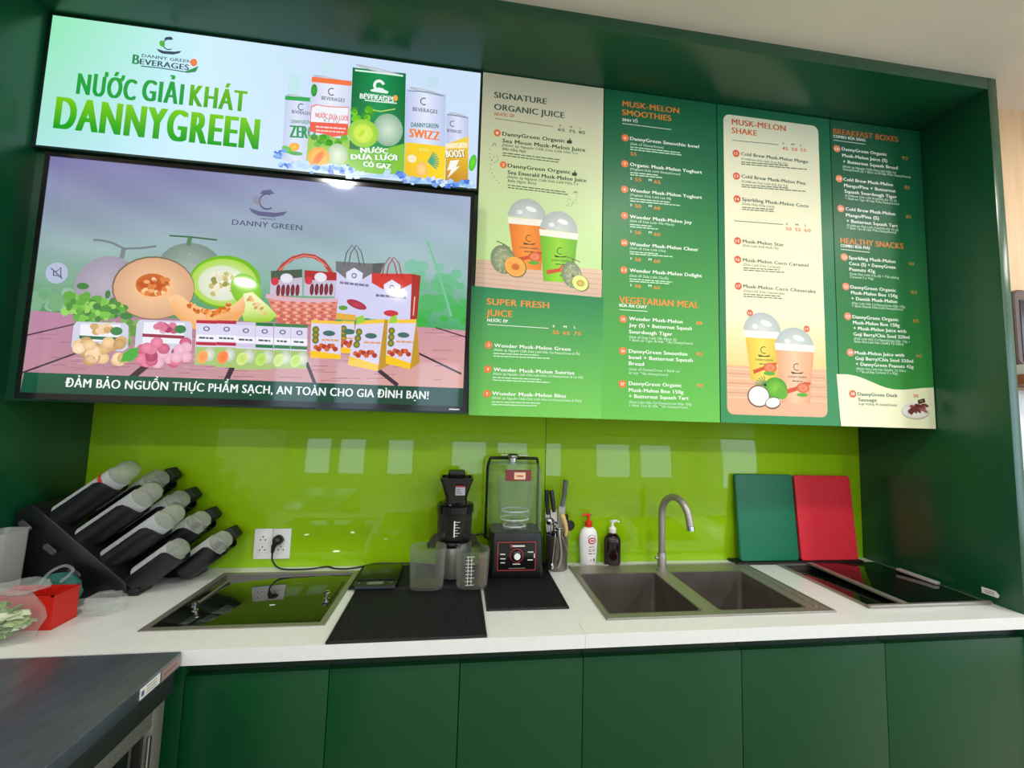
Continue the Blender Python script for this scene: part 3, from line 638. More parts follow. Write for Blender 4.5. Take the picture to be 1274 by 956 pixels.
pack([(441, 400.5), (476, 398), (467, 463), (429.5, 455)], [(476, 398), (482, 403), (481, 456), (467, 463)], 4.7); p.poly([(441, 396), (449, 393), (451, 402), (441, 404)], (150, 206, 60), 4.95)
pack([(480, 399), (516, 398.5), (507.5, 461), (477, 453.5)], [(516, 398.5), (520, 453), (507.5, 461)], 4.7); p.poly([(483, 396), (491, 393), (492, 402), (482, 404)], (150, 206, 60), 4.95)
p.part('snack_pack_picture', t)

# ------------------------------------------------------------------ menu boards
X1, X2, X3, X4 = -0.058, 0.457, 0.972, 1.529
OR = (232, 140, 58); ORB = (236, 122, 60); WT = (240, 246, 238); DG = (44, 84, 66); SAL = (214, 92, 62)
def board(label, corners, x0, x1, fn, y=YM, edge=(28, 84, 56)):
    t = thing('menu_board', label, 'menu board', ((x0 + x1) / 2, y + .01, ZB), 'menu boards along the bulkhead')
    rect = (x0 + .002, x1 - .002, ZB, ZS - .004)
    m = Mesh(); m.box(rect[0], rect[1], y, y + .02, rect[2], rect[3], mat('board_edge_%d_%d_%d' % edge, edge, .45), .001); put('panel', m, t)
    p = Print(corners, rect, y, PRINT); p.grid(fn, 8, 28); p.part('printed_ground', t); return t, p
def heading(t, p, lines, sub, subline, prices, col, subcol, lcol=None):
    for s, x0, y0, x1, y1, c in lines: p.text(s, x0, y0, x1, y1, c, col, .045, res=4)
    if sub: p.text(*sub, 3.6, subcol, .05)
    if subline: p.line([(x, y + 1.1) for x, y in subline], .7, lcol or subcol)
    p.part('heading', t)
    if prices:
        for s, x0, y0, x1, y1, c in prices: p.text(s, x0, y0, x1, y1, c, (col if s[0].isdigit() else (lcol or subcol)), .05)
        p.part('size_prices', t)
def item(t, p, num, bx, by, lines, subs, greeks, prices, col, subcol, bcol=ORB, pcol=OR, cap=4.3, scap=2.9):
    for s, x0, y0, x1, y1 in lines: p.text(s, x0, y0, x1, y1, cap, col, .05)
    for s, x0, y0, x1, y1 in subs: p.text(s, x0, y0, x1, y1, scap, subcol, .035, slant=.12)
    for g in greeks: p.greek(*g, 1.3, subcol)
    o = p.part('menu_item', t)
    p.ell(bx, by, 4.4, 4.6, bcol, layer=2); w = 1.1 if len(num) == 1 else 2.3; p.text(num, bx - w, by + 1.6, bx + w, by + 1.8, 3.2, (255, 240, 230), .05)
    p.part('number_badge', o)
    if prices:
        for s, x0, y0, x1, y1 in prices: p.text(s, x0, y0, x1, y1, 4.2 if s[0].isdigit() else 2.8, pcol if s[0].isdigit() else col, .05)
        p.part('price', o)
def mixc(a, b, w): return tuple(a[i] + (b[i] - a[i]) * w for i in range(3))
def cup(p, t, pts, dome, c0, c1, lo, foamc=(246, 240, 226)):
    (a, b, c, d) = pts; mx = lambda u, v, w=.5: (u[0] + (v[0] - u[0]) * w, u[1] + (v[1] - u[1]) * w)
    p.poly([a, mx(a, b), mx(d, c), d], [c1, c0, c0, c1], lo); p.poly([mx(a, b), b, c, mx(d, c)], [c0, c1, c1, c0], lo)
    dx, dy, rx, ry = dome
    p.ell(dx, dy, rx, ry, (214, 218, 214), (176, 186, 184), lo + .1, a0=0, a1=180, rot=-4); p.ell(dx + 5, dy - ry * .45, 7, 3.2, (240, 242, 240), layer=lo + .2, rot=-15); p.ell(dx - 9, dy - ry * .3, 3.5, 3, (232, 236, 234), layer=lo + .2)
    p.poly([(a[0] - 1, a[1] - 3), (b[0] + 1, b[1] - 3), (b[0], b[1] + 5), (a[0], a[1] + 5)], foamc, lo + .15)
    q = mx(mx(a, b, .55), mx(d, c, .55), .42)
    p.ell(q[0], q[1] - 4, 4.5, 4.5, (50, 60, 40), layer=lo + .3, hole=.78, a0=60, a1=300, n=14); p.poly([(q[0] - 8, q[1] + 1), (q[0], q[1] + 3), (q[0] + 8, q[1] + 2), (q[0] + 6, q[1] + 4), (q[0] - 6, q[1] + 4)], (50, 60, 40), lo + .3)
    p.text('DANNYGREEN', q[0] - 11, q[1] + 8.5, q[0] + 11, q[1] + 9.8, 2.3, (60, 70, 50), .03, layer=lo + .3); p.greek(q[0] - 6, q[1] + 13, q[0] + 6, q[1] + 13.8, 1.2, (60, 70, 50), lo + .3)
    s = mx(d, c, .2); e = mx(mx(a, b, .95), c, .68); h = c[1] - a[1]
    p.poly([(s[0] - 4, s[1] - h * .22), (q[0] - 2, q[1] + h * .28), (q[0] + 8, q[1] + h * .2), (e[0], e[1] - 4), (e[0] - .5, e[1] - 1), (q[0] + 8, q[1] + h * .27), (q[0] - 1, q[1] + h * .35), (s[0] - 3, s[1] - h * .14)], (206, 78, 36), lo + .3)
    p.ell(q[0] + 7, q[1] + h * .3, 8, 6, (250, 190, 150), (206, 78, 36), lo + .35); p.ell(q[0] + 7, q[1] + h * .3, 3, 2.4, (230, 120, 70), layer=lo + .4); p.ell(q[0] + 6, q[1] + h * .42, 7, 2.4, (90, 170, 50), layer=lo + .4)
    p.part('cup_picture', t)

# board one: juices
c1 = [(601, 90), (750.5, 104), (748, 522), (584, 516)]
def g1(u, v):
    zb = 0.385
    if v < zb: return mixc((118, 200, 84), (36, 134, 82), min(1, v / zb * 1.05))
    w = (v - zb) / (1 - zb); return mixc((192, 230, 150), (222, 218, 190), min(1, w * 1.15))
t, p = board('menu board with cream top and green lower half, orange and green juice cups', c1, X1, X2, g1, edge=(196, 190, 164))
p.poly([(584, 353.3), (752, 366.3), (750, 522), (582, 516)], [(34, 132, 82), (34, 128, 78), (118, 202, 84), (112, 196, 82)], .4); p.part('printed_ground', t)
heading(t, p, [('SIGNATURE', 614.5, 120.5, 679, 128, 7.6), ('ORGANIC JUICE', 614.5, 135, 701, 143, 7.6)], ('NƯỚC ÉP', 615, 142, 639, 144.2), [(615, 144.8), (687, 152.5)],
        [('S', 695, 153, 697, 153.3, 2.6), ('M', 708, 154.3, 711, 154.6, 2.6), ('L', 720.5, 155, 722, 155.3, 2.6), ('65', 693.5, 158.5, 701.5, 159.3, 4), ('75', 707, 160, 715, 160.8, 4), ('85', 719.5, 161, 727.5, 161.8, 4)], (62, 92, 78), (204, 120, 70), (86, 104, 84))
def thumb(x, y): p.poly([(x - 3, y), (x - 3, y - 3.4), (x - .5, y - 3.6), (x + .6, y - 6.4), (x + 1.6, y - 6.2), (x + 1.4, y - 3.8), (x + 3.6, y - 3.4), (x + 3, y + .6)], (30, 80, 50), 3)
thumb(707.5, 173.5)
item(t, p, '1', 618, 163.5, [('DannyGreen Organic', 624.5, 166.5, 702, 174.2), ('Sea Moon Musk-Melon Juice', 624.5, 175, 727.5, 184.8)], [('(Nước ép Nguyên Chất Dưa Lưới Hữu Cơ', 624, 179.5, 718, 188.4), ('Biển Hằng Nga)', 624.5, 184.3, 653, 187.2)], [(624.5, 188.5, 696, 195), (624.5, 191.5, 694, 198)], None, (24, 76, 48), (90, 112, 84), cap=4.9, scap=3.2)
thumb(714, 213.5)
item(t, p, '2', 625.5, 202.5, [('DannyGreen Organic', 631, 205.5, 709, 213.4), ('Sea Emerald Musk-Melon Juice', 631, 213.8, 729, 223)], [('(Nước ép Nguyên Chất Dưa Lưới Hữu Cơ', 630.5, 218.6, 719, 227.2), ('Biển Ngọc Bích)', 631, 223.4, 666, 227)], [(631, 228, 703, 235), (631, 231, 706, 238)], None, (24, 76, 48), (90, 112, 84), cap=4.9, scap=3.2)
for path in ([(614, 177), (609, 184), (609, 194), (614, 200), (619, 197), (617, 192), (611, 197), (610, 208), (614, 218), (620, 225)], [(705, 251), (711, 251), (712, 245), (706, 243), (707, 249), (714, 247), (717, 240), (716, 234)]):
    q = curve_pts([(a, b, 0) for a, b in path], 4)
    for v in q[::2]: p.ell(v.x, v.y, .6, .6, (50, 80, 56), layer=2, n=6)
p.line([(612, 179), (615, 176.4), (616.5, 179.5)], .8, (50, 80, 56)); p.line([(713, 235.5), (715.5, 233), (718.5, 235)], .8, (50, 80, 56)); p.part('dotted_arrow_print', t)
p.poly([(593, 320), (750, 331), (749.5, 366.2), (590, 353.5)], [(222, 190, 164), (226, 194, 168), (214, 180, 160), (216, 184, 162)], .6)
for k in range(5): p.line([(592, 325 + k * 6), (660, 330 + k * 6.3), (749, 337 + k * 6.3)], .7, (198, 160, 136), .8)
p.part('table_picture', t)
cup(p, t, [(631.7, 270), (679, 273), (672.5, 333), (639.6, 331)], (655, 268, 24, 25), (250, 150, 60), (226, 120, 44), 1.2)
cup(p, t, [(671, 284), (718.5, 289), (713, 348), (675.6, 346.5)], (694.8, 283, 24, 25), (150, 214, 50), (104, 180, 30), 2.2)
for cx, cy, rx, ry, hx, hy, hr, hc, a, b in ((625, 320, 15, 18, 640.5, 329, 14.5, (236, 160, 70), (617, 297), (634, 306)), (711.5, 338, 12.5, 17, 722.5, 348.5, 11.5, (214, 226, 130), (703, 315), (722, 322))):
    p.ell(cx, cy, rx, ry, (170, 178, 140), (120, 136, 104), 3.4, rot=15); net(cx, cy, rx, ry, (196, 202, 170), 40, 5, 3.5); p.ell(hx, hy, hr, hr * .86, (90, 120, 60), layer=3.6, rot=-35); p.ell(hx - .4, hy - .4, hr - 1, hr * .8, hc, tuple(min(255, c + 16) for c in hc), 3.7, rot=-35); p.ell(hx, hy, 5, 4, (196, 104, 40) if hc[1] < 200 else (226, 200, 120), (210, 120, 50) if hc[1] < 200 else (196, 150, 60), 3.8)
    p.line([a, ((a[0] + b[0]) / 2, (a[1] + b[1]) / 2 - 1), b], 1, (100, 110, 80), 3.6); p.line([((a[0] + b[0]) / 2, (a[1] + b[1]) / 2 - 1), (cx + 1, cy - ry + 1)], 1.6, (100, 120, 80), 3.6)
    p.part('melon_picture', t)
heading(t, p, [('SUPER FRESH', 605, 376.5, 682.5, 381, 7.6), ('JUICE', 604.5, 390.5, 636.5, 391.8, 7.6)], ('NƯỚC ÉP', 605.5, 398, 631, 399), [(605.5, 400.4), (682, 404.8)],
        [('S', 687.5, 404.5, 689.8, 404.7, 2.8), ('M', 701.5, 405.3, 705, 405.5, 2.8), ('L', 714.8, 406, 716.6, 406.2, 2.8), ('55', 687.5, 413, 695.3, 413.5, 4.4), ('65', 700.7, 413.8, 709, 414.3, 4.4), ('75', 714.5, 414.5, 723.3, 415, 4.4)], OR, WT)
item(t, p, '3', 607, 427.3, [('Wonder Musk-Melon Green', 614, 430, 710, 434.3)], [('(Nước ép Nguyên Chất Dưa Lưới Hữu Cơ DannyGreen & Ổi)', 613.5, 434.8, 721.6, 439.4)], [(613, 438.6, 670, 440.8), (613, 442, 683.5, 444.8)], None, WT, (206, 234, 206))
item(t, p, '4', 606, 458, [('Wonder Musk-Melon Sunrise', 613, 460.4, 715, 464.2)], [('(Nước ép Nguyên Chất Dưa Lưới Hữu Cơ DannyGreen & Cà rốt)', 612.5, 465, 725.8, 470)], [(612, 469, 673, 471.8), (612, 472.3, 684, 475.5)], None, WT, (206, 234, 206))
item(t, p, '5', 605, 489, [('Wonder Musk-Melon Bliss', 611.5, 490.8, 704.5, 494.2)], [('(Nước ép Nguyên Chất Dưa Lưới Hữu Cơ DannyGreen & Dứa)', 611, 495.6, 724.3, 500.6)], [(611, 500, 672, 502), (611, 503.4, 667.5, 505.4)], None, WT, (206, 234, 206))

# board two: smoothies
c2 = [(752.5, 103), (891.5, 128), (896.5, 527), (749.5, 522.5)]
t, p = board('all green menu board of smoothies and vegetarian meals with orange headings', c2, X2, X3, lambda u, v: mixc((104, 192, 74), (26, 104, 68), min(1, v * 1.25 + .02 * math.sin(6 * u))))
heading(t, p, [('MUSK-MELON', 775.3, 126.5, 845.5, 138.3, 7.4), ('SMOOTHIES', 775, 137.5, 835.8, 148.5, 7.4)], ('SINH TỐ', 775, 145.3, 794, 148.6), [(775, 147.4), (836, 157.5)], None, OR, WT)
P2 = lambda a, ya, b, yb: [('S', 785.6, ya - 2, 787.4, ya - 1.7), (a, 791.4, ya, 798.9, ya + 1), ('M', 808.5, yb - 3, 812, yb - 2.6), (b, 815, yb, 822.7, yb + 1)]
SUBW = (196, 226, 200)
item(t, p, '6', 778.8, 167, [('DannyGreen Smoothie bowl', 785, 170, 870.3, 183.3)], [('(Sinh tố DannyGreen)', 785, 176, 826.4, 182.4)], [(785, 179.5, 847, 189), (785, 182.5, 849, 192)], [('55', 785.5, 189.5, 793, 190.6)], WT, SUBW)
item(t, p, '7', 778.5, 200, [('Organic Musk-Melon Yoghurt', 785, 203, 874, 215.6)], [('(Yoghurt Dưa Lưới DannyGreen)', 785, 208, 847, 216.5)], [(785, 212, 820, 216.7), (785, 214.8, 825, 220)], P2('55', 222.4, '65', 226), WT, SUBW)
item(t, p, '8', 778.3, 232.6, [('Wonder Musk-Melon Yoghurt', 785, 235.8, 874, 247.4)], [('(Yoghurt Dưa Lưới Lúa Mì)', 785, 241, 835.8, 247.9)], [(785, 245, 835, 251.4), (785, 248, 847, 255.7)], P2('50', 256, '60', 259), WT, SUBW)
item(t, p, '9', 778.3, 266, [('Wonder Musk-Melon Joy', 785, 269.4, 861.6, 278.2)], [('(Sinh tố Dưa Lưới Yến Mạch)', 785, 274, 839.7, 280.4)], [(785, 278, 812, 281), (785, 280.8, 820, 284.8)], P2('50', 289.6, '60', 292.4), WT, SUBW)
item(t, p, '10', 778.3, 300.4, [('Wonder Musk-Melon Cheer', 785, 304, 869.6, 312.6)], [('(Sinh tố Dưa Lưới Dâu)', 785, 308.6, 829.4, 313)], [(785, 312.5, 820, 316), (785, 315.2, 838, 320)], P2('50', 323.8, '60', 326.5), WT, SUBW)
item(t, p, '11', 777.8, 335, [('Wonder Musk-Melon Delight', 785, 337.4, 874, 346.2)], [('(Sinh tố Dưa Lưới Chuối)', 785, 343.4, 832.8, 347.4)], [(785, 347, 838, 352), (785, 349.8, 834, 354)], P2('50', 357.6, '60', 359.8), WT, SUBW)
heading(t, p, [('VEGETARIAN MEAL', 772.3, 376.5, 870.3, 383.6, 8)], ('BỮA ĂN CHAY', 772.3, 381.2, 806.4, 384), [(772.3, 383.8), (807.5, 386.6)], None, OR, WT)
item(t, p, '25', 777, 397, [('Wonder Musk-Melon', 784.5, 398.4, 850.5, 403), ('Joy (S) + Butternut Squash', 784.5, 406.4, 862, 412), ('Sourdough Tiger', 784.5, 415, 838, 418)], [('(Sinh tố Dưa Lưới Yến Mạch (S)', 784.5, 421, 843, 424.5), ('+ Bánh mì Tiger Bí Hạt Điều DannyGreen)', 784.5, 424.8, 863, 430.3)], [], [('80', 867.3, 405, 874.7, 405.5)], WT, SUBW)
item(t, p, '26', 777, 437, [('DannyGreen Smoothie', 784.5, 439.5, 856.5, 443.8), ('bowl + Butternut Squash', 784.5, 447.2, 863, 451.2), ('Bread', 784.5, 455, 803, 456.4)], [('(Sinh tố DannyGreen + Bánh mì', 784.5, 461.4, 846.6, 463.8), ('Bí Hạt Điều DannyGreen)', 784.5, 466.4, 832.4, 468.7)], [], [('85', 867.8, 443.6, 875, 444)], WT, SUBW)
item(t, p, '27', 776.5, 478.6, [('DannyGreen Organic', 784.5, 480, 849.6, 483), ('Musk-Melon Box 150g', 784.5, 488.4, 851.7, 491.2), ('+ Butternut Squash Tart', 784.5, 496, 858, 498.8)], [('(Dưa Lưới Hữu Cơ DannyGreen Hộp 150g', 784.5, 502.8, 861.6, 505.2), ('+ Bánh Tart Bí Hạt Điều DannyGreen)', 784.5, 507, 856.5, 509.7)], [], [('90', 867.8, 483, 875.4, 483.4)], WT, SUBW)

# board three: shakes, a cream card with rounded corners on green
c3 = [(892, 128.2), (1037.5, 148), (1041, 531), (897, 527.3)]
t, p = board('green menu board with a rounded cream card of shakes and coconut cups', c3, X3, X4, lambda u, v: mixc((54, 142, 82), (26, 106, 70), min(1, v * 1.3)))
h = p.h; A = h(900.3, 141); B = h(1018, 151.5); Dd = h(904, 519)
x0, x1, z0, z1 = X3 + .031, h(1024, 330)[0] + .002, ZB + .035, ZS - .046; rr = .03
pts = []
for qx, qz, a0 in ((x1 - rr, z1 - rr, 0), (x0 + rr, z1 - rr, 90), (x0 + rr, z0 + rr, 180), (x1 - rr, z0 + rr, 270)):
    for k in range(7): a = math.radians(a0 + 15 * k); pts.append((qx + rr * math.cos(a), qz + rr * math.sin(a)))
cc = lambda z: mixc((250, 236, 194), (232, 234, 204), min(1, max(0, (z - z0) / (z1 - z0) * 1.1)))
p._add(pts, [tuple(range(len(pts)))], [L3(cc(z)) for x, z in pts], .5)
zw = h(960, 462)[1]; nst = 10                          # sunset glow and table printed at the foot of the card
for k in range(nst):
    za, zb = zw + (h(960, 400)[1] - zw) * k / nst, zw + (h(960, 400)[1] - zw) * (k + 1) / nst
    ca, cb = mixc((252, 206, 136), (248, 238, 200), k / nst), mixc((252, 206, 136), (248, 238, 200), (k + 1) / nst)
    p._add([(x0, za), (x1, za), (x1, zb), (x0, zb)], [(0, 1, 2, 3)], [L3(ca), L3(ca), L3(cb), L3(cb)], .8)
low = [(x, z) for x, z in pts if z < zw]; low = sorted(low[:], key=lambda q: 0)
bot = [(x0, zw)] + [q for q in pts if q[1] < z0 + rr + .001] + [(x1, zw)]
p._add(bot, [tuple(range(len(bot)))], [L3((226, 178, 142))] * len(bot), .9)
for k in range(7):
    z = zw - .012 - k * .02
    p._add([(x0 + .004, z), (x1 - .004, z - .004), (x1 - .004, z - .007), (x0 + .004, z - .004)], [(0, 1, 2, 3)], [L3((206, 150, 116) if k % 2 else (240, 204, 170))] * 4, 1.0)
p.part('cream_card', t)
heading(t, p, [('MUSK-MELON', 911.3, 155.5, 980.5, 161, 7.4), ('SHAKE', 911.3, 167, 943.4, 169.8, 7.2)], None, [(911.5, 175.6), (971.3, 181.3)],
        [('S', 976.3, 182, 978.3, 182.2, 2.6), ('M', 988, 183, 991.4, 183.3, 2.6), ('L', 999.6, 184, 1001.2, 184.2, 2.6), ('45', 975.7, 189, 983.3, 189.7, 4), ('50', 988, 190, 995.4, 190.7, 4), ('55', 999.4, 191, 1006.4, 191.8, 4)], (218, 104, 52), DG, (70, 84, 66))
SG = (96, 112, 92)
def it3(num, bx, by, ti, su, gr): item(t, p, num, bx, by, [ti], [su], gr, None, DG, SG, bcol=(222, 98, 60), cap=4.2, scap=2.8)
it3('12', 916.4, 194.2, ('Cold Brew Musk-Melon Mango', 923, 196.6, 1008.6, 203.6), ('(Coldbrew Dưa Lưới Xoài Kỳ Tử)', 923, 202.2, 982, 207), [(923, 206, 983, 210.6), (923, 208.6, 1007.5, 215.4)])
it3('13', 916.8, 223.8, ('Cold Brew Musk-Melon Pina', 923.4, 226, 1004.9, 232.3), ('(Coldbrew Dưa Lưới Dứa Kỳ Tử)', 923.4, 231.7, 982, 236.2), [(923.4, 235.6, 984, 240), (923.4, 238.2, 1005, 244)])
it3('14', 917.5, 253.5, ('Sparkling Musk-Melon Coco', 924, 255.8, 1008, 261.8), ('(Soda Dừa Dưa Lưới)', 924, 260.8, 964.7, 263.6), [(924, 264.8, 964, 267.6), (924, 267.4, 964, 270.2)])
p.line([(913.5, 281.5), (975.7, 286)], .8, (70, 84, 66))
for s, x0_, y0_, x1_, y1_, c in (('S', 979.6, 286.6, 981.6, 286.8, 2.6), ('M', 991.4, 287.4, 994.8, 287.7, 2.6), ('L', 1003.2, 288.2, 1004.8, 288.4, 2.6), ('50', 979, 293.3, 986, 293.8, 4), ('55', 990.8, 294.2, 997.6, 294.7, 4), ('60', 1002.5, 295.1, 1010.4, 295.6, 4)):
    p.text(s, x0_, y0_, x1_, y1_, c, (218, 104, 52) if s[0].isdigit() else (70, 84, 66), .05)
p.part('size_prices', t)
it3('15', 918, 307, ('Musk-Melon Star', 924.5, 309.4, 976, 312.8), ('(Dưa Lưới Khế Muối Ớt)', 924.5, 314, 969, 317), [])
it3('16', 918, 330.4, ('Musk-Melon Coco Caramel', 924.7, 333, 1006.4, 337.4), ('(Dưa Lưới Dừa Caramel)', 925, 337.9, 971, 340.6), [(925, 341.6, 970, 344), (925, 344.2, 976, 347)])
it3('17', 918.6, 363.6, ('Musk-Melon Coco Chesecake', 925, 365.6, 1014.8, 370.4), ('(Dưa Lưới Dừa Cheesecake)', 925, 370.6, 976, 373.6), [(925, 374.2, 971, 376.6), (925, 376.8, 973, 379.4)])
cup(p, t, [(926.5, 421), (968, 423), (965, 478), (934, 478)], (948, 420, 23, 24), (240, 214, 90), (220, 186, 60), 1.3)
cup(p, t, [(964, 436), (1011.5, 439), (1005.3, 505), (971, 504)], (987.8, 438, 24, 24), (246, 196, 160), (228, 160, 120), 2.3)
for bx, by, nn in ((932.8, 396.5, '16'), (1002.7, 415.8, '17')):
    p.ell(bx, by, 3.8, 4, (222, 98, 60), layer=4); p.text(nn, bx - 2, by + 1.5, bx + 2, by + 1.6, 2.8, (255, 240, 230), .04, layer=5)
    p.part('number_badge', t)
p.ell(963.5, 487, 14, 13, (130, 200, 50), (70, 150, 24), 4); p.ell(971, 493, 7, 7, (96, 170, 40), layer=4.1)
for a in range(100, 190, 15): p.line([(952, 484), (952 + 14 * math.cos(math.radians(a)), 484 - 12 * math.sin(math.radians(a)))], 1.1, (90, 140, 70), 4.1)
p.ell(942.8, 496.5, 13.5, 13, (110, 70, 50), layer=4.3); p.ell(943, 496.3, 12.2, 11.6, (250, 246, 240), (236, 230, 226), 4.4); p.ell(943, 497, 7, 6, (226, 220, 220), (244, 240, 236), 4.5)
p.ell(960, 504.5, 9.5, 7, (110, 70, 50), layer=4.6, rot=10); p.ell(960, 503.9, 8.6, 5.8, (250, 246, 240), (236, 230, 226), 4.7, rot=10)
p.part('coconut_picture', t)

# board four: breakfast boxes and snacks
c4 = [(1038.5, 148), (1147, 163), (1163, 534), (1041.5, 531)]
t, p = board('rightmost menu board, green with a cream wave at the foot and a sausage plate', c4, X4, XR - .003, lambda u, v: mixc((60, 148, 62), (18, 92, 60), min(1, v * 1.5 - .1 if v > .08 else 0)))
p.poly([(1037.8, 463), (1053, 463.5), (1063, 465.5), (1071.4, 468.4), (1082, 473), (1092, 477.4), (1101, 480.6), (1110.5, 482.6), (1122, 483), (1133.5, 482), (1147, 480.6), (1160.6, 480), (1163, 534), (1041.5, 531)], (242, 244, 206), .6); p.part('cream_wave_print', t)
heading(t, p, [('BREAKFAST BOXES', 1042, 165, 1120.6, 176.6, 7)], ('COMBO BỮA SÁNG', 1042, 169.6, 1080.8, 174.8), [(1042, 171.6), (1080.8, 176.8)], None, (206, 116, 60), WT)
def it4(num, bx, by, lines, subs, pr): item(t, p, num, bx, by, lines, subs, [], [pr], WT, SUBW, pcol=(186, 140, 70), cap=4.1, scap=2.8, bcol=(232, 140, 96))
it4('18', 1046, 183, [('DannyGreen Organic', 1052, 185, 1106.4, 193.6), ('Musk-Melon Juice (S)', 1052.4, 192.6, 1107, 201), ('+ Butternut Squash Bread', 1053, 200, 1119.5, 209.6)], [('(Nước ép Nguyên Chất Dưa Lưới Hữu Cơ', 1052.4, 205.4, 1117.5, 214), ('DannyGreen (S) + Bánh mì Bí Hạt Điều DannyGreen)', 1053, 208.8, 1135, 220.5)], ('95', 1125, 196, 1132, 197))
it4('19', 1047.8, 219, [('Cold Brew Musk-Melon', 1053, 221.4, 1113.3, 229), ('Mango/Pina + Butternut', 1053.6, 228.8, 1116.4, 236.2), ('Squash Sourdough Tiger', 1054, 236, 1117.9, 243.4)], [('(Coldbrew Dưa Lưới Xoài/Dứa Kỳ Tử (S)', 1054.5, 240.4, 1117.5, 248.4), ('+ Bánh mì Tiger Bí Hạt Điều DannyGreen)', 1054.8, 244, 1120.4, 252.6)], ('85', 1127.7, 231.5, 1134, 232.5))
it4('20', 1048.8, 255.2, [('Cold Brew Musk-Melon', 1054.7, 257.4, 1115.4, 264.6), ('Mango/Pina (S)', 1055, 264.8, 1095.3, 270), ('+ Butternut Squash Tart', 1055.5, 272, 1118.3, 279)], [('(Coldbrew Dưa Lưới Xoài/Dứa Kỳ Tử (S)', 1055.7, 276.6, 1119, 283.6), ('+ Bánh Tart Bí Hạt Điều DannyGreen)', 1056, 280, 1116, 287.4)], ('85', 1129, 267, 1135, 268))
heading(t, p, [('HEALTHY SNACKS', 1047.4, 297.6, 1124.8, 304.8, 7)], ('COMBO BỮA PHỤ', 1047.4, 302.2, 1083.3, 306), [(1047.4, 304), (1083.3, 308)], None, (222, 130, 60), WT)
it4('21', 1051.5, 314.8, [('Sparkling Musk-Melon', 1057.2, 317.4, 1114.7, 323), ('Coco (S) + DannyGreen', 1057.4, 324.6, 1114.7, 329.8), ('Peanuts 42g', 1057.6, 331.8, 1089.2, 334.4)], [('(Soda Dưa Lưới Dừa (S) + Đậu phộng', 1057.6, 336.8, 1118.6, 341.8), ('Caramel 2 x 42g)', 1057.8, 340.6, 1087, 343)], ('50', 1131.5, 324.8, 1138, 325.6))
it4('22', 1052.5, 351.4, [('DannyGreen Organic', 1058.3, 354, 1114.7, 358.8), ('Musk-Melon Box 150g', 1058.8, 361, 1116.7, 366), ('+ Danish Musk-Melon', 1059, 368.4, 1116, 373)], [('(Dưa Lưới Hữu Cơ DannyGreen Hộp 150g', 1059.4, 373.6, 1125.5, 378.6), ('+ Bánh Danish Dưa Lưới DannyGreen)', 1059.6, 377.2, 1123, 382.2)], ('85', 1133.5, 360.4, 1141, 361))
it4('23', 1054, 389, [('DannyGreen Organic', 1060, 391.6, 1117.4, 395.6), ('Musk-Melon Box 150g', 1060.3, 398.8, 1118.6, 403), ('+ Musk-Melon Juice with', 1060.6, 406, 1127, 410.4), ('Goji Berry/Chia Seed 320ml', 1060.6, 413.6, 1130.8, 417.8)], [('(Dưa Lưới Hữu Cơ DannyGreen Hộp 150g +', 1061, 418.6, 1131, 423), ('Nước Dưa Lưới Hạt Chia/Kỳ Tử 320ml)', 1061.2, 422.4, 1123, 426.6)], ('85', 1135.8, 396.6, 1142.7, 397.2))
it4('24', 1056, 435.2, [('Musk-Melon Juice with', 1061.7, 437.4, 1123.9, 440.4), ('Goji Berry/Chia Seed 320ml', 1062, 444.6, 1135, 448.4), ('+ DannyGreen Peanuts 42g', 1062.6, 452, 1135.4, 455.8)], [('(Nước Dưa Lưới Hạt Chia/Kỳ Tử 320ml', 1063, 457.2, 1125.5, 460.9), ('+ Đậu phộng Caramel 2 x 42g)', 1063.3, 461, 1115, 464.2)], ('40', 1138.6, 441.4, 1145.5, 442))
item(t, p, '28', 1057.6, 488.7, [('DannyGreen Duck', 1064, 491, 1114.4, 493), ('Sausage', 1064.4, 498.2, 1088, 499.4)], [('(Lạp Xưởng Vịt DannyGreen)', 1064.8, 503, 1113.3, 505.4)], [], [('30', 1134.7, 493, 1141, 493.4)], DG, SG, bcol=(222, 110, 66), pcol=(222, 110, 66), cap=4.1, scap=2.8)
p.ell(1137, 511.5, 17.5, 9.5, (190, 186, 160), layer=2); p.ell(1137, 510.3, 17, 9, (250, 248, 244), (226, 224, 218), 2.1)
r = random.Random(9)
for _ in range(16): p.ell(r.gauss(1137, 6), r.gauss(509, 2.6), 4.5, 2, r.choice([(120, 56, 50), (150, 76, 66), (96, 40, 40), (170, 100, 90)]), layer=2.2 + r.random() * .1, n=10, rot=r.uniform(-60, 60))
p.poly([(1140, 496.5), (1148.5, 494), (1150, 499), (1141, 502)], (30, 34, 36), 2.5); p.text('DG', 1143, 499, 1147, 498.4, 2.2, (214, 180, 90), .03, layer=3)
p.part('sausage_plate_picture', t)

# ------------------------------------------------------------------ left drop-in well with a tinted glass lid
def ring(x0, x1, y0, y1, z0, z1, w, mt):
    m = Mesh(); m.slab([x0, x0 + w, x1 - w, x1], [y0, y0 + w, y1 - w, y1], z0, z1, {(1, 1)}, mt); return m
def tub(x0, x1, y0, y1, z, d, mt):
    m = Mesh(); cx, cy, hx, hy = (x0 + x1) / 2, (y0 + y1) / 2, (x1 - x0) / 2, (y1 - y0) / 2
    m.loft([rrect(cx, cy, hx, hy, .02, z), rrect(cx, cy, hx - .004, hy - .004, .02, z - d + .02), rrect(cx, cy, hx - .02, hy - .02, .012, z - d)], mt, cap0=False); return m
t = thing('glass_lid_well', 'flush steel-framed well with tinted glass lid beside the black lid rack', 'countertop well', ((GX0 + GX1) / 2, (GY0 + GY1) / 2, H))
put('frame', ring(GX0, GX1, GY0, GY1, H + .0002, H + .003, .02, STEEL), t, smooth=0)
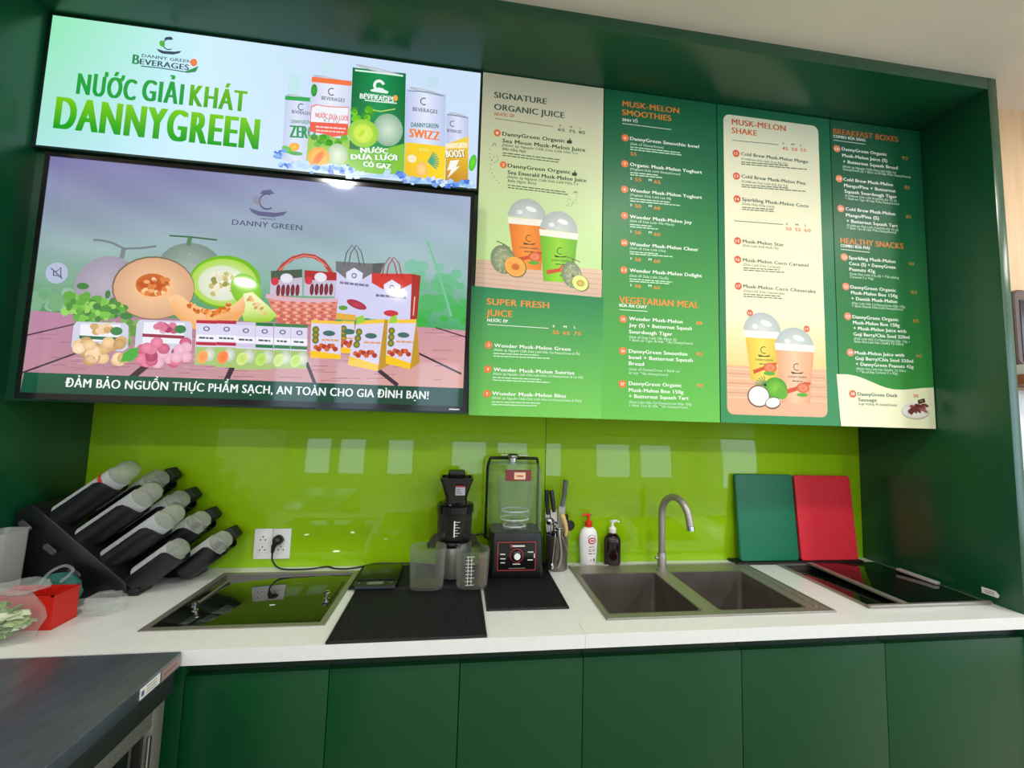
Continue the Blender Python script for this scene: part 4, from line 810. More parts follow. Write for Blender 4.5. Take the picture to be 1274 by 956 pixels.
put('tub', tub(GX0 + .014, GX1 - .014, GY0 + .014, GY1 - .015, H - .001, .14, STEELD), t)
m = Mesh(); m.box(GX0 + .022, GX1 - .022, GY0 + .022, GY1 - .022, H - .005, H + .001, GLASSDK, .001)
lid = put('glass_lid', m, t)
for kx, ky in ((-0.945, -0.385), (-0.545, -0.325)):
    m = Mesh(); m.lathe([(0.0, 0), (.010, 0), (.010, .003), (.005, .006), (.005, .018), (.010, .022), (.010, .027), (.006, .03), (0, .03)], CHROME, (kx, ky, H + .001), 20); put('knob', m, lid)
m = Mesh(); m.box(-0.972, -0.962, -0.36, -0.14, H + .0012, H + .004, STEEL, .001); put('pull_strip', m, lid)
m = Mesh(); m.box(-0.532, -0.524, -0.38, -0.18, H + .0012, H + .004, BLACK, .001); put('pull_strip', m, lid)

# right drop-in well, two sliding smoked glass lids
t = thing('sliding_lid_well', 'flush steel well with two sliding smoked glass lids against right panel', 'countertop well', ((RXa + RXb) / 2, (RYa + RYb) / 2, H))
put('frame', ring(RXa, RXb, RYa, RYb, H + .0002, H + .004, .02, STEEL), t, smooth=0)
put('tub', tub(RXa + .014, RXb - .014, RYa + .024, RYb - .015, H - .001, .16, STEELD), t)
m = Mesh(); m.box(RXa + .022, 1.64, RYa + .024, RYb - .05, H - .016, H - .011, GLASSD2, .001); put('lower_glass_lid', m, t)
m = Mesh(); m.box(1.625, RXb - .018, RYa + .012, RYb - .02, H + .0045, H + .010, GLASSD2, .001); ul = put('upper_glass_lid', m, t)
m = Mesh(); m.box(1.605, 1.632, RYa + .010, RYb - .018, H + .0042, H + .013, STEEL, .001); put('edge_strip', m, ul)
m = Mesh(); m.box(RXb - .035, RXb - .012, -0.36, -0.20, H + .0102, H + .022, mat('satin_aluminium', (206, 206, 208), .4, metal=.3), .002); put('handle', m, ul)
m = Mesh(); m.box(RXa + .002, RXb - .002, RYa - .004, RYa + .009, H + .0042, H + .014, STEEL, .002); put('front_rail', m, t)

# ------------------------------------------------------------------ sink and tap
t = thing('double_sink', 'stainless double bowl sink set into the white worktop', 'sink', ((SX0 + SX1) / 2, (SY0 + SY1) / 2, H))
m = Mesh(); m.slab([SX0, 0.446, 0.792, 0.862, 1.205, SX1], [SY0, -0.502, -0.150, SY1], H + .0002, H + .004, {(1, 1), (3, 1)}, STEEL)
m.box(SX0, SX1, SY0, SY0 + .006, H + .003, H + .0075, STEEL, .002); m.box(SX0, SX0 + .006, SY0, SY1, H + .003, H + .0075, STEEL, .002); m.box(SX1 - .006, SX1, SY0, SY1, H + .003, H + .0075, STEEL, .002); m.box(SX0, SX1, SY1 - .006, SY1, H + .003, H + .0075, STEEL, .002)
m.box(SX1 - .045, SX1 - .038, SY0 + .04, SY1 - .04, H + .003, H + .007, STEEL, .002)
put('deck', m, t)
for a, b in ((0.446, 0.792), (0.862, 1.205)):
    cx, hx, cy, hy = (a + b) / 2, (b - a) / 2, -0.326, 0.176; m = Mesh()
    m.loft([rrect(cx, cy, hx + .004, hy + .004, .012, H + .0045), rrect(cx, cy, hx - .002, hy - .002, .018, H + .003), rrect(cx, cy, hx - .005, hy - .005, .02, H - .18), rrect(cx, cy, hx - .012, hy - .012, .02, H - .198), rrect(cx, cy, hx - .03, hy - .03, .01, H - .205)], STEELD, cap0=False)
    bw = put('bowl', m, t)
    m = Mesh(); m.lathe([(0, .001), (.022, .001), (.026, .004), (.045, .005), (.048, .0)], CHROME, (cx, cy, H - .205), 28); put('drain', m, bw)
FX, FY = 0.842, -0.118
t = thing('mixer_tap', 'tall brushed steel gooseneck tap standing behind the sink bowls', 'tap', (FX, FY, H + .004))
m = Mesh(); m.lathe([(0, 0), (.026, 0), (.026, .006), (.020, .010), (.019, .07), (.0165, .075), (.0165, .08)], STEEL, (FX, FY, H + .004), 28); put('base', m, t)
dv = Vector((0.24, -0.97, 0)).normalized(); pts = [Vector((FX, FY, H + .07)), Vector((FX, FY, H + .18)), Vector((FX, FY, H + .25))]; R = .082
for k in range(1, 17):
    a = math.pi * k / 16 * 0.93; pts.append(Vector((FX, FY, H + .25)) + dv * (R - R * math.cos(a)) + Vector((0, 0, R * math.sin(a) * 1.12)))
pts.append(pts[-1] + Vector((dv.x * .006, dv.y * .006, -.03)))
m = Mesh(); m.tube(pts, .0148, STEEL, 18); put('spout', m, t)
e = pts[-1]; m = Mesh(); m.tube([e, e + Vector((dv.x * .002, dv.y * .002, -.018))], .0162, CHROME, 18); put('nozzle', m, t)
m = Mesh(); m.tube([(FX - .014, FY, H + .055), (FX - .032, FY, H + .058)], .007, STEEL, 14); put('lever', m, t)

# ------------------------------------------------------------------ cutting boards on a dark tray
m = Mesh(); m.box(1.245, 1.935, -0.075, -0.003, H + .0002, H + .011, BLACKM, .003); tag(put('board_tray', m), 'thin black tray under the two leaning cutting boards', 'tray')
def cutting(x0, x1, lean0, lean1, z1, mt, label):
    a = math.atan2(lean1, z1); m = Mesh(); T = Matrix.Translation((0, lean0, H + .0112)) @ Matrix.Rotation(-a, 4, 'X'); L = z1 / math.cos(a)
    lp = lambda y, k: [(x, y, z) for x, z, _ in rrect((x0 + x1) / 2, L / 2, (x1 - x0) / 2 - k, L / 2 - k, .014, 0)]
    m.loft([lp(-.009, .003), lp(-.006, 0), lp(.006, 0), lp(.009, .003)], mt, T=T); tag(put('cutting_board', m), label, 'cutting board', 'cutting boards leaning on the backsplash')
cutting(1.277, 1.592, -0.050, 0.034, .412, mat('green_polyethylene', (0, 112, 76), .4, var=.05, scale=40), 'green plastic cutting board leaning on the backsplash')
cutting(1.602, 1.918, -0.054, 0.034, .410, mat('red_polyethylene', (226, 48, 64), .4, var=.05, scale=40), 'red plastic cutting board leaning beside the green one')

# ------------------------------------------------------------------ rubber bar mats
def mat_thing(x0, x1, y0, y1, z, label, ang=0.0, ribs=True):
    T = Matrix.Translation(((x0 + x1) / 2, (y0 + y1) / 2, z)) @ Matrix.Rotation(ang, 4, 'Z'); hx, hy = (x1 - x0) / 2, (y1 - y0) / 2
    t = thing('bar_mat', label, 'rubber mat', ((x0 + x1) / 2, (y0 + y1) / 2, z), 'black ribbed bar mats')
    m = Mesh(); m.box(-hx, hx, -hy, hy, 0, .003, RUBBER, .001, T=T)
    for q in ((-hx, -hx + .007, -hy, hy), (hx - .007, hx, -hy, hy), (-hx, hx, -hy, -hy + .007), (-hx, hx, hy - .007, hy)): m.box(*q, 0.002, .0075, RUBBER, .0015, T=T)
    put('base_sheet', m, t); m = Mesh(); n = int((x1 - x0) / .0085)
    for k in range(n):
        x = -hx + .012 + (2 * hx - .024) * k / (n - 1); m.box(x - .0018, x + .0018, -hy + .01, hy - .01, .003, .0062, RUBBER, T=T)
    put('ribs', m, t)
mat_thing(-0.458, 0.013, -0.619, -0.262, H + .0004, 'black ribbed rubber mat lying at the front edge of the worktop', .008)
mat_thing(-0.490, 0.012, -0.252, -0.020, H + .0004, 'black rubber mat under the juicer and scale')
mat_thing(0.024, 0.318, -0.452, -0.012, H + .0004, 'black ribbed rubber mat under the blender', 0.0)
ZM = H + .008

# kitchen scale
t = thing('kitchen_scale', 'flat black digital kitchen scale beside the juicer jugs', 'scale', (-0.392, -0.165, ZM))
m = Mesh(); m.loft([rrect(-0.392, -0.165, .078, .108, .012, ZM), rrect(-0.392, -0.165, .082, .112, .014, ZM + .006), rrect(-0.392, -0.165, .080, .110, .014, ZM + .016)], BLACK); put('body', m, t)
m = Mesh(); m.box(-0.468, -0.316, -0.222, -0.060, ZM + .0162, ZM + .020, BLACKG, .001); put('glass_platform', m, t)
m = Mesh(); m.box(-0.422, -0.362, -0.262, -0.238, ZM + .0161, ZM + .0172, mat('lcd_grey', (104, 112, 104), .25)); put('display', m, t)
for x in (-0.452, -0.332):
    m = Mesh(); m.lathe([(.008, 0), (.008, .0016), (0, .002)], mat('button_grey', (70, 72, 76), .4), (x, -0.25, ZM + .016), 16); put('button', m, t)

# ------------------------------------------------------------------ slow juicer
JX, JY = -0.099, -0.128
SILV = mat('silver_plastic', (150, 148, 140), .32, metal=.75, var=.06, scale=8)
t = thing('slow_juicer', 'tall slow juicer with silver body and flared black hopper', 'juicer', (JX, JY, ZM))
m = Mesh(); m.lathe([(0, 0), (.070, 0), (.074, .004), (.075, .02), (.074, .10), (.070, .128), (.066, .138), (0, .138)], SILV, (JX, JY, ZM), 40); put('motor_body', m, t)
m = Mesh(); m.lathe([(.05, 0), (.066, 0), (.066, .012), (.05, .012)], BLACK, (JX, JY, ZM + .138), 36, cap0=True, cap1=True)
m.box(JX - .03, JX + .03, JY - .082, JY - .05, ZM + .126, ZM + .15, BLACKG, .006); bs = put('bowl_seat', m, t)
m = Mesh(); m.lathe([(.064, .004), (.072, .012), (.074, .11), (.074, .116), (.070, .116), (.069, .014), (.060, .008)], SMOKE, (JX, JY, ZM + .146), 40); bowl = put('juicing_bowl', m, t)
m = Mesh(); m.lathe([(.052, 0), (.054, .1), (0, .1)], mat('strainer_mesh', (112, 108, 100), .35, metal=.5), (JX, JY, ZM + .155), 28, cap0=True); put('strainer', m, bowl)
m = Mesh(); m.box(JX - .002, JX + .002, JY - .0765, JY - .074, ZM + .17, ZM + .235, WHITEP)
for k in range(6): m.box(JX - .004, JX + .014 + .008 * (k % 2), JY - .0762, JY - .0738, ZM + .175 + k * .011, ZM + .1765 + k * .011, WHITEP)
put('volume_marks', m, bowl)
for sg in (-1, 1):
    m = Mesh(); m.tube([(JX + sg * .045, JY - .05, ZM + .173), (JX + sg * .075, JY - .075, ZM + .170), (JX + sg * .088, JY - .086, ZM + .154)], [.018, .016, .014], SMOKE, 16, cap=False)
    m.lathe([(.012, 0), (.018, 0), (.018, .016), (.012, .016)], SMOKE, (JX + sg * .088, JY - .086, ZM + .138), 18); put('spout', m, t)
m = Mesh(); m.lathe([(.074, 0), (.0785, .003), (.0785, .03), (.072, .037), (.045, .042)], BLACKG, (JX, JY, ZM + .258), 40, cap0=True, cap1=True); put('lid_collar', m, t)
m = Mesh(); hz = [(0, .046, .042, .018), (.03, .046, .042, .018), (.085, .062, .05, .014), (.104, .069, .054, .012), (.110, .070, .055, .012), (.110, .062, .047, .01), (.075, .052, .04, .01)]
m.loft([rrect(JX + .002, JY, a, b, c, ZM + .294 + z) for z, a, b, c in hz], BLACKG, cap1=True); hp = put('hopper', m, t)
m = Mesh(); T = Matrix.Translation((JX + .004, JY - .0465, ZM + .335)) @ Matrix.Rotation(math.radians(8), 4, 'X')
m.box(-.006, .034, -.0035, -.001, 0, .034, mat('label_grey', (176, 176, 184), .5), T=T); m.box(-.006, .034, -.0038, -.003, .036, .041, mat('label_red', (170, 40, 40), .5), T=T)
for k in range(3): m.box(-.002, .022 - k * .004, -.0042, -.0034, .006 + k * .008, .009 + k * .008, mat('ink_grey', (96, 96, 110), .5), T=T)
put('label', m, hp, label='grey warning label with a red line on the hopper')
m = Mesh(); m.loft([rrect(JX, JY, .03, .028, .01, ZM + .39), rrect(JX, JY, .034, .03, .012, ZM + .413), rrect(JX, JY, .036, .032, .012, ZM + .418), rrect(JX, JY, .034, .03, .012, ZM + .43), rrect(JX, JY, .028, .024, .01, ZM + .432)], BLACK); put('pusher', m, t)

# the two clear jugs
def jug(cx, cy, w, d, h, label, marks, handle):
    t = thing('juice_jug', label, 'jug', (cx, cy, ZM), 'clear jugs in front of the juicer'); m = Mesh(); hx, hy = w / 2, d / 2
    r = min(hx, hy) * .82
    m.loft([rrect(cx, cy, hx - .008, hy - .008, r * .8, ZM + .001, 7), rrect(cx, cy, hx - .003, hy - .003, r, ZM + .006, 7), rrect(cx, cy, hx, hy, r, ZM + .4 * h, 7), rrect(cx, cy, hx + .002, hy + .002, r, ZM + h, 7), rrect(cx, cy, hx - .001, hy - .001, r, ZM + h, 7), rrect(cx, cy, hx - .005, hy - .005, r * .9, ZM + .012, 7)], CLEARJ)
    put('jug_body', m, t)
    m = Mesh(); m.loft([rrect(cx, cy, hx - .016, hy - .016, r * .7, ZM + .0135, 7), rrect(cx, cy, hx - .016, hy - .016, r * .7, ZM + .020, 7)], clear('juice_residue', (196, 190, 140), lo=.2, hi=.4, body=(150, 146, 100))); put('residue', m, t)
    if marks:
        m = Mesh(); x = cx - .018; y = cy - hy - .003
        m.box(x - .001, x + .001, y, y + .001, ZM + .02, ZM + h - .012, WHITEP)
        m.box(x + .012, x + .0135, y, y + .001, ZM + .02, ZM + h - .012, WHITEP)
        for k in range(9): z = ZM + .022 + k * (h - .038) / 8; m.box(x - .009, x + (.024 if k % 2 == 0 else .018), y, y + .001, z, z + .0016, WHITEP)
        put('volume_marks', m, t)
    if handle:
        m = Mesh(); m.loft([rrect(cx + hx - .026, cy, .014, .030, .006, ZM + .014), rrect(cx + hx - .024, cy, .015, .032, .006, ZM + h * .78)], clear('tan_insert_plastic', (206, 180, 150), lo=.25, hi=.6, body=(190, 160, 130))); put('strainer_insert', m, t)
jug(-0.197, -0.2535, .134, .103, .153, 'wider clear jug at the left foot of the juicer', False, False)
jug(-0.023, -0.2535, .128, .10, .142, 'clear jug with white volume marks beside the blender', True, True)

# ------------------------------------------------------------------ blender with sound cover
BX, BW = 0.165, 0.112; BF, BB = -0.192, -0.022
t = thing('bar_blender', 'black bar blender under a clear sound cover', 'blender', (BX, (BF + BB) / 2, ZM)); blender_root = t
m = Mesh(); cy = (BF + BB) / 2; hy = (BB - BF) / 2
m.loft([rrect(BX, cy, BW - .004, hy - .004, .016, ZM), rrect(BX, cy, BW + .002, hy, .018, ZM + .006), rrect(BX, cy, BW, hy, .018, ZM + .03), rrect(BX, cy, BW - .004, hy - .003, .018, ZM + .165), rrect(BX, cy, BW - .008, hy - .006, .018, ZM + .18)], BLACK); base = put('motor_base', m, t)
RED = mat('panel_red', (196, 66, 58), .45); PW = mat('panel_white', (226, 222, 216), .45)
m = Mesh(); px0, px1, pz0, pz1 = BX - .085, BX + .080, ZM + .030, ZM + .150; yp = BF - .001
def bar(x0, x1, z0, z1, mt, d=0.0): m.box(x0, x1, yp - .0012 - d, yp + .002, z0, z1, mt)
bar(px0, px1, pz0, pz1, BLACKG); cp = put('control_panel', m, base)
m = Mesh(); d = .0006
for q in ((px0 + .004, px1 - .004, pz0 + .002, pz0 + .0042), (px0 + .004, px1 - .004, pz1 - .0042, pz1 - .002), (px0 + .002, px0 + .0042, pz0 + .004, pz1 - .004), (px1 - .0042, px1 - .002, pz0 + .004, pz1 - .004)): bar(*q, RED, d)
for q in ((px0 + .014, px0 + .034, .074), (px0 + .014, px0 + .036, .056), (px0 + .016, px0 + .034, .040), (px1 - .036, px1 - .012, .082), (px1 - .036, px1 - .014, .050), (px0 + .066, px0 + .098, .034)): bar(q[0], q[1], pz0 + q[2] - .008, pz0 + q[2] - .004, PW, d)
bar(px0 + .05, px0 + .12, pz0 + .010, pz0 + .0125, mat('panel_dim', (150, 120, 116), .5), d)
bar(px0 + .064, px0 + .116, pz1 - .022, pz1 - .016, PW, d); bar(px0 + .056, px0 + .062, pz1 - .024, pz1 - .013, RED, d); bar(px1 - .010, px1 - .006, pz0 + .052, pz0 + .07, PW, d)
put('panel_print', m, base, label='red outline with small white print')
m = Mesh(); T = Matrix.Translation((BX - .002, yp - .0012, pz0 + .062)) @ Matrix.Rotation(math.pi / 2, 4, 'X')
m.lathe([(.028, 0), (.028, .0012), (.026, .0012), (.026, 0)], RED, T=T, n=32); m.lathe([(.024, 0), (.022, .010), (.014, .012)], BLACKG, T=T, n=28, cap0=True); m.lathe([(.0135, .012), (.013, .015), (0, .015)], WHITEP, T=T, n=24); put('dial', m, base, label='black dial with white centre')
# cover
m = Mesh(); z0, z1 = ZM + .183, ZM + .468
m.loft([rrect(BX - .004, cy, BW - .004, hy - .004, .022, z0), rrect(BX - .006, cy, BW - .002, hy - .004, .024, z0 + .15), rrect(BX - .010, cy, BW, hy - .003, .026, z1 - .02), rrect(BX - .010, cy, BW - .014, hy - .014, .024, z1)], CLEARC, cap0=False); cover = put('sound_cover', m, t)
m = Mesh(); m.box(BX - .06, BX + .05, BF - .0005, BF + .003, z1 - .07, z1 - .024, mat('cover_sticker', (120, 46, 50), .5)); m.box(BX - .022, BX + .026, BF - .002, BF + .001, z1 - .063, z1 - .034, mat('cover_label', (232, 196, 160), .5)); m.box(BX - .012, BX + .016, BF - .0028, BF - .0018, z1 - .052, z1 - .047, mat('label_red', (170, 40, 40), .5))
put('cover_label', m, cover, label='dark red strip with a cream label')
m = Mesh()
for sx in (-1, 1): m.tube([(BX - .008 + sx * (BW + .006), BB - .02, ZM + .12), (BX - .008 + sx * (BW + .006), BB - .025, z1 - .03), (BX - .008 + sx * (BW - .004), BB - .04, z1 + .012)], .006, BLACK, 10)
m.tube([(BX - .008 - (BW - .004), BB - .04, z1 + .012), (BX - .008 + (BW - .004), BB - .04, z1 + .012)], .007, BLACK, 10)
put('hinge_frame', m, t)
m = Mesh(); m.lathe([(.018, 0), (.018, .016), (.026, .02), (.028, .03), (.020, .036), (0, .036)], CHROME, (BX - .02, cy, z1 + .001), 28, cap0=True); m.box(BX - .075, BX + .05, cy - .012, cy + .012, z1 + .028, z1 + .034, CHROME, .002); put('clamp_knob', m, t)
# jar inside
m = Mesh(); jz = ZM + .186
m.loft([rrect(BX - .006, cy, .050, .045, .016, jz), rrect(BX - .006, cy, .058, .05, .018, jz + .03), rrect(BX - .006, cy, .066, .056, .02, jz + .06), rrect(BX - .006, cy, .078, .062, .02, jz + .2), rrect(BX - .006, cy, .080, .064, .02, jz + .215), rrect(BX - .006, cy, .076, .060, .018, jz + .215), rrect(BX - .006, cy, .062, .052, .016, jz + .06)], CLEARC, cap0=True); jar = put('blending_jar', m, t)
m = Mesh()
for zz, k in ((jz + .01, .05), (jz + .04, .064), (jz + .075, .062)): m.tube([(BX - .006 + k * math.cos(a * math.pi / 4 + .39), cy - .01 + k * .8 * math.sin(a * math.pi / 4 + .39), zz) for a in range(9)], .0035, clear('bright_foot_plastic', (244, 248, 246), lo=.45, hi=.8), 8, cap=False)
put('jar_foot', m, jar, label='thick bright foot ring of the jar')
m = Mesh(); m.lathe([(.03, 0), (.03, .012), (.012, .016), (.012, .03), (0, .032)], STEEL, (BX - .006, cy, jz + .004), 24, cap0=True); put('blade_hub', m, jar)

# cord of the blender, juicer lead
m = Mesh(); m.tube(curve_pts([(JX + .06, JY + .05, ZM + .13), (JX + .11, JY + .09, ZM + .135), (BX - BW - .01, -.05, ZM + .13), (BX - BW + .004, -.045, ZM + .11)], 6), .0035, BLACK, 8); put('power_cord', m, blender_root)

# ------------------------------------------------------------------ utensil holder and its tools
UX, UY = 0.364, -0.066
t = thing('utensil_holder', 'brushed steel cylinder of kitchen tools beside the blender', 'utensil holder', (UX, UY, H))
m = Mesh(); m.lathe([(0, 0), (.048, 0), (.049, .003), (.050, .148), (.0515, .151), (.0485, .151), (.0475, .006), (0, .006)], STEELD, (UX, UY, H + .0003), 36); put('cup', m, t)
def tool(name, label, cat, parts):
    t = thing(name, label, cat, parts[0][1], 'tools in the utensil holder')
    for nm, _, m in parts: put(nm, m, t)
def tubem(pts, r, mt, n=10): m = Mesh(); m.tube(curve_pts(pts, 5), r if not isinstance(r, list) else [r[min(int(i / 5), len(r) - 1)] for i in range((len(pts) - 1) * 5 + 1)], mt, n); return m
def blade(p0, p1, w, th, mt, tip=True):
    a, b = Vector(p0), Vector(p1); d = (b - a).normalized(); s = d.cross(Vector((0, 1, 0))).normalized(); n = s.cross(d); m = Mesh()
    q = [a - s * w / 2, a + s * w / 2, b + s * w * (.5 if not tip else .45), b + d * w * .3 - s * w * .1, b - s * w / 2]
    m.loft([[tuple(v + n * th / 2) for v in q], [tuple(v - n * th / 2) for v in q]], mt); return m
tool('kitchen_knife', 'slim black-handled knife leaning left in the steel holder', 'knife', [('blade', (UX - .02, UY, H + .01), blade((UX - .042, UY + .01, H + .24), (UX - .02, UY, H + .03), .024, .0015, CHROME)), ('handle', 0, tubem([(UX - .041, UY + .01, H + .235), (UX - .046, UY + .012, H + .29), (UX - .05, UY + .014, H + .345)], [.009, .010, .008], BLACK))])
tool('kitchen_knife', 'black-handled knife upright in the middle of the steel holder', 'knife', [('blade', (UX - .005, UY, H + .01), blade((UX - .018, UY - .002, H + .26), (UX - .002, UY, H + .03), .028, .0015, CHROME)), ('handle', 0, tubem([(UX - .016, UY - .002, H + .25), (UX - .024, UY - .002, H + .30), (UX - .031, UY, H + .345)], [.010, .011, .009], BLACK))])
tool('kitchen_knife', 'tallest knife with curved grey handle leaning right in the holder', 'knife', [('blade', (UX + .01, UY, H + .01), blade((UX + .026, UY + .012, H + .275), (UX + .008, UY, H + .03), .030, .0015, STEEL)), ('handle', 0, tubem([(UX + .024, UY + .012, H + .27), (UX + .034, UY + .012, H + .32), (UX + .037, UY + .012, H + .36), (UX + .040, UY + .012, H + .39)], [.010, .011, .0115, .008], mat('grey_handle', (96, 100, 104), .35)))])
m = Mesh(); m.lathe([(0, -.02), (.016, -.016), (.024, 0), (.022, 0), (.014, -.013), (0, -.017)], CHROME, (UX - .036, UY - .02, H + .215), 20)
tool('steel_ladle', 'small steel ladle with bowl above the rim of the holder', 'ladle', [('handle', (UX - .02, UY - .01, H + .01), tubem([(UX - .02, UY - .01, H + .02), (UX - .03, UY - .016, H + .12), (UX - .034, UY - .02, H + .2)], .004, CHROME)), ('bowl', 0, m)])
m = Mesh(); m.lathe([(0, -.016), (.006, -.013), (.009, 0), (.007, .010), (0, .014)], CHROME, (UX - .034, UY - .062, H + .032), 14, sy=.5)
tool('bar_spoon', 'thin steel bar spoon hung over the outside of the holder', 'spoon', [('handle', (UX - .03, UY - .06, H + .02), tubem([(UX - .022, UY - .03, H + .16), (UX - .020, UY - .048, H + .168), (UX - .022, UY - .058, H + .15), (UX - .034, UY - .062, H + .04)], .0028, CHROME)), ('bowl', 0, m)])
tool('steel_peeler', 'wider steel tool with bent handle hung in front of the holder', 'kitchen tool', [('handle', (UX, UY - .055, H + .02), tubem([(UX - .002, UY - .03, H + .178), (UX - .002, UY - .052, H + .182), (UX - .002, UY - .060, H + .15), (UX + .006, UY - .060, H + .09), (UX + .002, UY - .060, H + .05), (UX - .008, UY - .058, H + .022)], .0055, STEEL)), ('hook_head', 0, tubem([(UX - .016, UY - .04, H + .185), (UX - .002, UY - .054, H + .19), (UX + .014, UY - .04, H + .185)], .006, CHROME))])
tool('wooden_spoon', 'pale bamboo spoon curving at the right of the holder', 'spoon', [('spoon_body', (UX + .02, UY - .01, H + .02), tubem([(UX + .012, UY - .02, H + .03), (UX + .034, UY - .03, H + .16), (UX + .030, UY - .03, H + .20), (UX + .014, UY - .026, H + .245)], [.006, .009, .011, .007], mat('bamboo', (206, 172, 112), .5, var=.1)))])
m = Mesh(); m.lathe([(0, -.004), (.02, -.004), (.025, 0), (.02, .004), (0, .004)], BLACK, T=Matrix.Translation((UX + .058, UY, H + .188)) @ Matrix.Rotation(math.pi / 2, 4, 'X'), n=24)
tool('black_spatula', 'round black nylon tool leaning out at the right of the holder', 'kitchen tool', [('handle', (UX + .03, UY, H + .02), tubem([(UX + .02, UY, H + .03), (UX + .040, UY, H + .14), (UX + .055, UY, H + .18)], .004, BLACK)), ('head', 0, m), ('ring', 0, tubem([(UX + .044, UY + .01, H + .17), (UX + .05, UY + .012, H + .22), (UX + .046, UY + .012, H + .235)], .006, BLACK))])
tool('skewer', 'thin steel skewer slanting down outside the right of the holder', 'skewer', [('rod', (UX + .05, UY - .05, H + .02), tubem([(UX + .010, UY - .045, H + .158), (UX + .016, UY - .053, H + .140), (UX + .056, UY - .040, H + .05), (UX + .066, UY - .036, H + .03)], .0018, STEEL))])

# ------------------------------------------------------------------ soap bottles
def pump(t, x, y, z, mt, k=1.0):
    m = Mesh(); m.lathe([(.017 * k, 0), (.018 * k, .002), (.018 * k, .022 * k), (.012 * k, .027 * k), (.007 * k, .030 * k), (.006 * k, .05 * k), (0, .05 * k)], mt, (x, y, z), 24, cap0=True); put('pump_collar', m, t)
    m = Mesh(); m.lathe([(.008 * k, 0), (.013 * k, .001), (.013 * k, .009 * k), (0, .010 * k)], mt, (x, y, z + .049 * k), 20, cap0=True); return m
sx, sy = 0.524, -0.03
t = thing('soap_bottle', 'white hand wash bottle with red pump beside the sink', 'soap bottle', (sx, sy, H), 'pump bottles behind the sink')
m = Mesh(); prof = [(0, 0), (.033, 0), (.036, .004), (.040, .05), (.0435, .10), (.043, .13), (.037, .155), (.022, .170), (.016, .173), (0, .173)]
m.lathe(prof, WHITEP, (sx, sy, H + .0003), 36, sy=.62); bt = put('bottle', m, t)
RDP = mat('red_pump_plastic', (214, 52, 34), .35)
m = pump(t, sx, sy, H + .173, RDP, .98); m.tube([(sx, sy, H + .228), (sx - .02, sy - .008, H + .230), (sx - .034, sy - .012, H + .226)], [.006, .005, .004], RDP, 10); put('pump_head', m, t)
m = Mesh()
def onbottle(x0, x1, z0, z1, mt, elong=False, k=10):
    """thin print wrapped on the bottle front"""
    vs = []; fs = []
    def rad(z):
        for (r0, a), (r1, b) in zip(prof, prof[1:]):
            if a <= z <= b and b > a: return r0 + (r1 - r0) * (z - a) / (b - a)
        return .03
    cx, cz, hx, hz = (x0 + x1) / 2, (z0 + z1) / 2, (x1 - x0) / 2, (z1 - z0) / 2; n = 20 if elong else 4
    pts = [(cx + hx * math.cos(2 * math.pi * q / n), cz + hz * math.sin(2 * math.pi * q / n)) for q in range(n)] if elong else [(x0, z0), (cx, z0), (x1, z0), (x1, z1), (cx, z1), (x0, z1)]
    for x, z in pts:
        r_ = rad(z) + .0006 + .0004 * (k - 10); vs.append((sx + x, sy - .62 * math.sqrt(max(0, r_ * r_ - x * x)) - .0003 * (k - 9), H + z))
    m.faces(vs, [tuple(range(len(vs)))], mt)
ERED = mat('emblem_red', (196, 44, 60), .4); EBLUE = mat('emblem_blue', (70, 84, 130), .4); INK = mat('label_ink', (120, 60, 60), .5)
onbottle(-.012, .030, .100, .142, EBLUE, True); onbottle(-.015, .033, .094, .134, WHITEP, True, 11); onbottle(-.010, .030, .100, .130, ERED, True, 12); onbottle(-.004, .024, .106, .124, WHITEP, True, 13); onbottle(0.0, .020, .112, .119, ERED, False, 14)
for z, a, b in ((.085, -.004, .022), (.074, -.006, .026), (.067, -.006, .024), (.055, -.006, .012), (.054, .018, .026)): onbottle(a, b, z, z + .004, INK)
onbottle(.002, .010, .022, .032, mat('label_pink', (216, 170, 176), .5)); onbottle(.018, .026, .020, .034, INK)
put('label_print', m, bt, label='red oval emblem with a blue arc and small print')
sx2, sy2 = 0.640, -0.034
t = thing('soap_bottle', 'dark brown pump bottle with white pump, right of the white bottle', 'soap bottle', (sx2, sy2, H), 'pump bottles behind the sink')
m = Mesh(); m.lathe([(0, 0), (.036, 0), (.039, .003), (.0395, .108), (.036, .124), (.024, .138), (.016, .142), (.016, .148), (0, .148)], mat('dark_amber_bottle', (30, 13, 16), .1, var=.1), (sx2, sy2, H + .0003), 36, sy=.84); put('bottle', m, t)
m = pump(t, sx2, sy2, H + .146, WHITEP, .95); m.tube([(sx2, sy2, H + .199), (sx2 + .016, sy2 - .010, H + .202), (sx2 + .028, sy2 - .016, H + .197)], [.006, .005, .004], WHITEP, 10); put('pump_head', m, t)

# ------------------------------------------------------------------ wall sockets, plug and lead
t = thing('wall_socket', 'white double wall socket on the lime backsplash', 'socket', (-0.873, 0, H + .037))
HOLE = mat('socket_hole', (60, 58, 56), .6)
for k, (a, b) in enumerate(((-0.948, -0.8745), (-0.8735, -0.800))):
    m = Mesh(); m.box(a, b, -.009, -.0003, H + .037, H + .164, WHITEP, .003); m.box(a + .018, b - .018, -.0105, -.008, H + .055, H + .146, WHITEP, .001); f = put('face_plate', m, t)
    m = Mesh(); cx = (a + b) / 2
    for zc in (H + .122, H + .080):
        for dx, dz in ((-.010, -.004), (.010, -.004), (0, .009)): m.box(cx + dx - .0024, cx + dx + .0024, -.011, -.0098, zc + dz - .003, zc + dz + .003, HOLE)
    put('outlet_holes', m, f)
t = thing('power_plug', 'black plug in the right socket with a cable along the worktop', 'plug', (-0.845, -.03, H + .10))
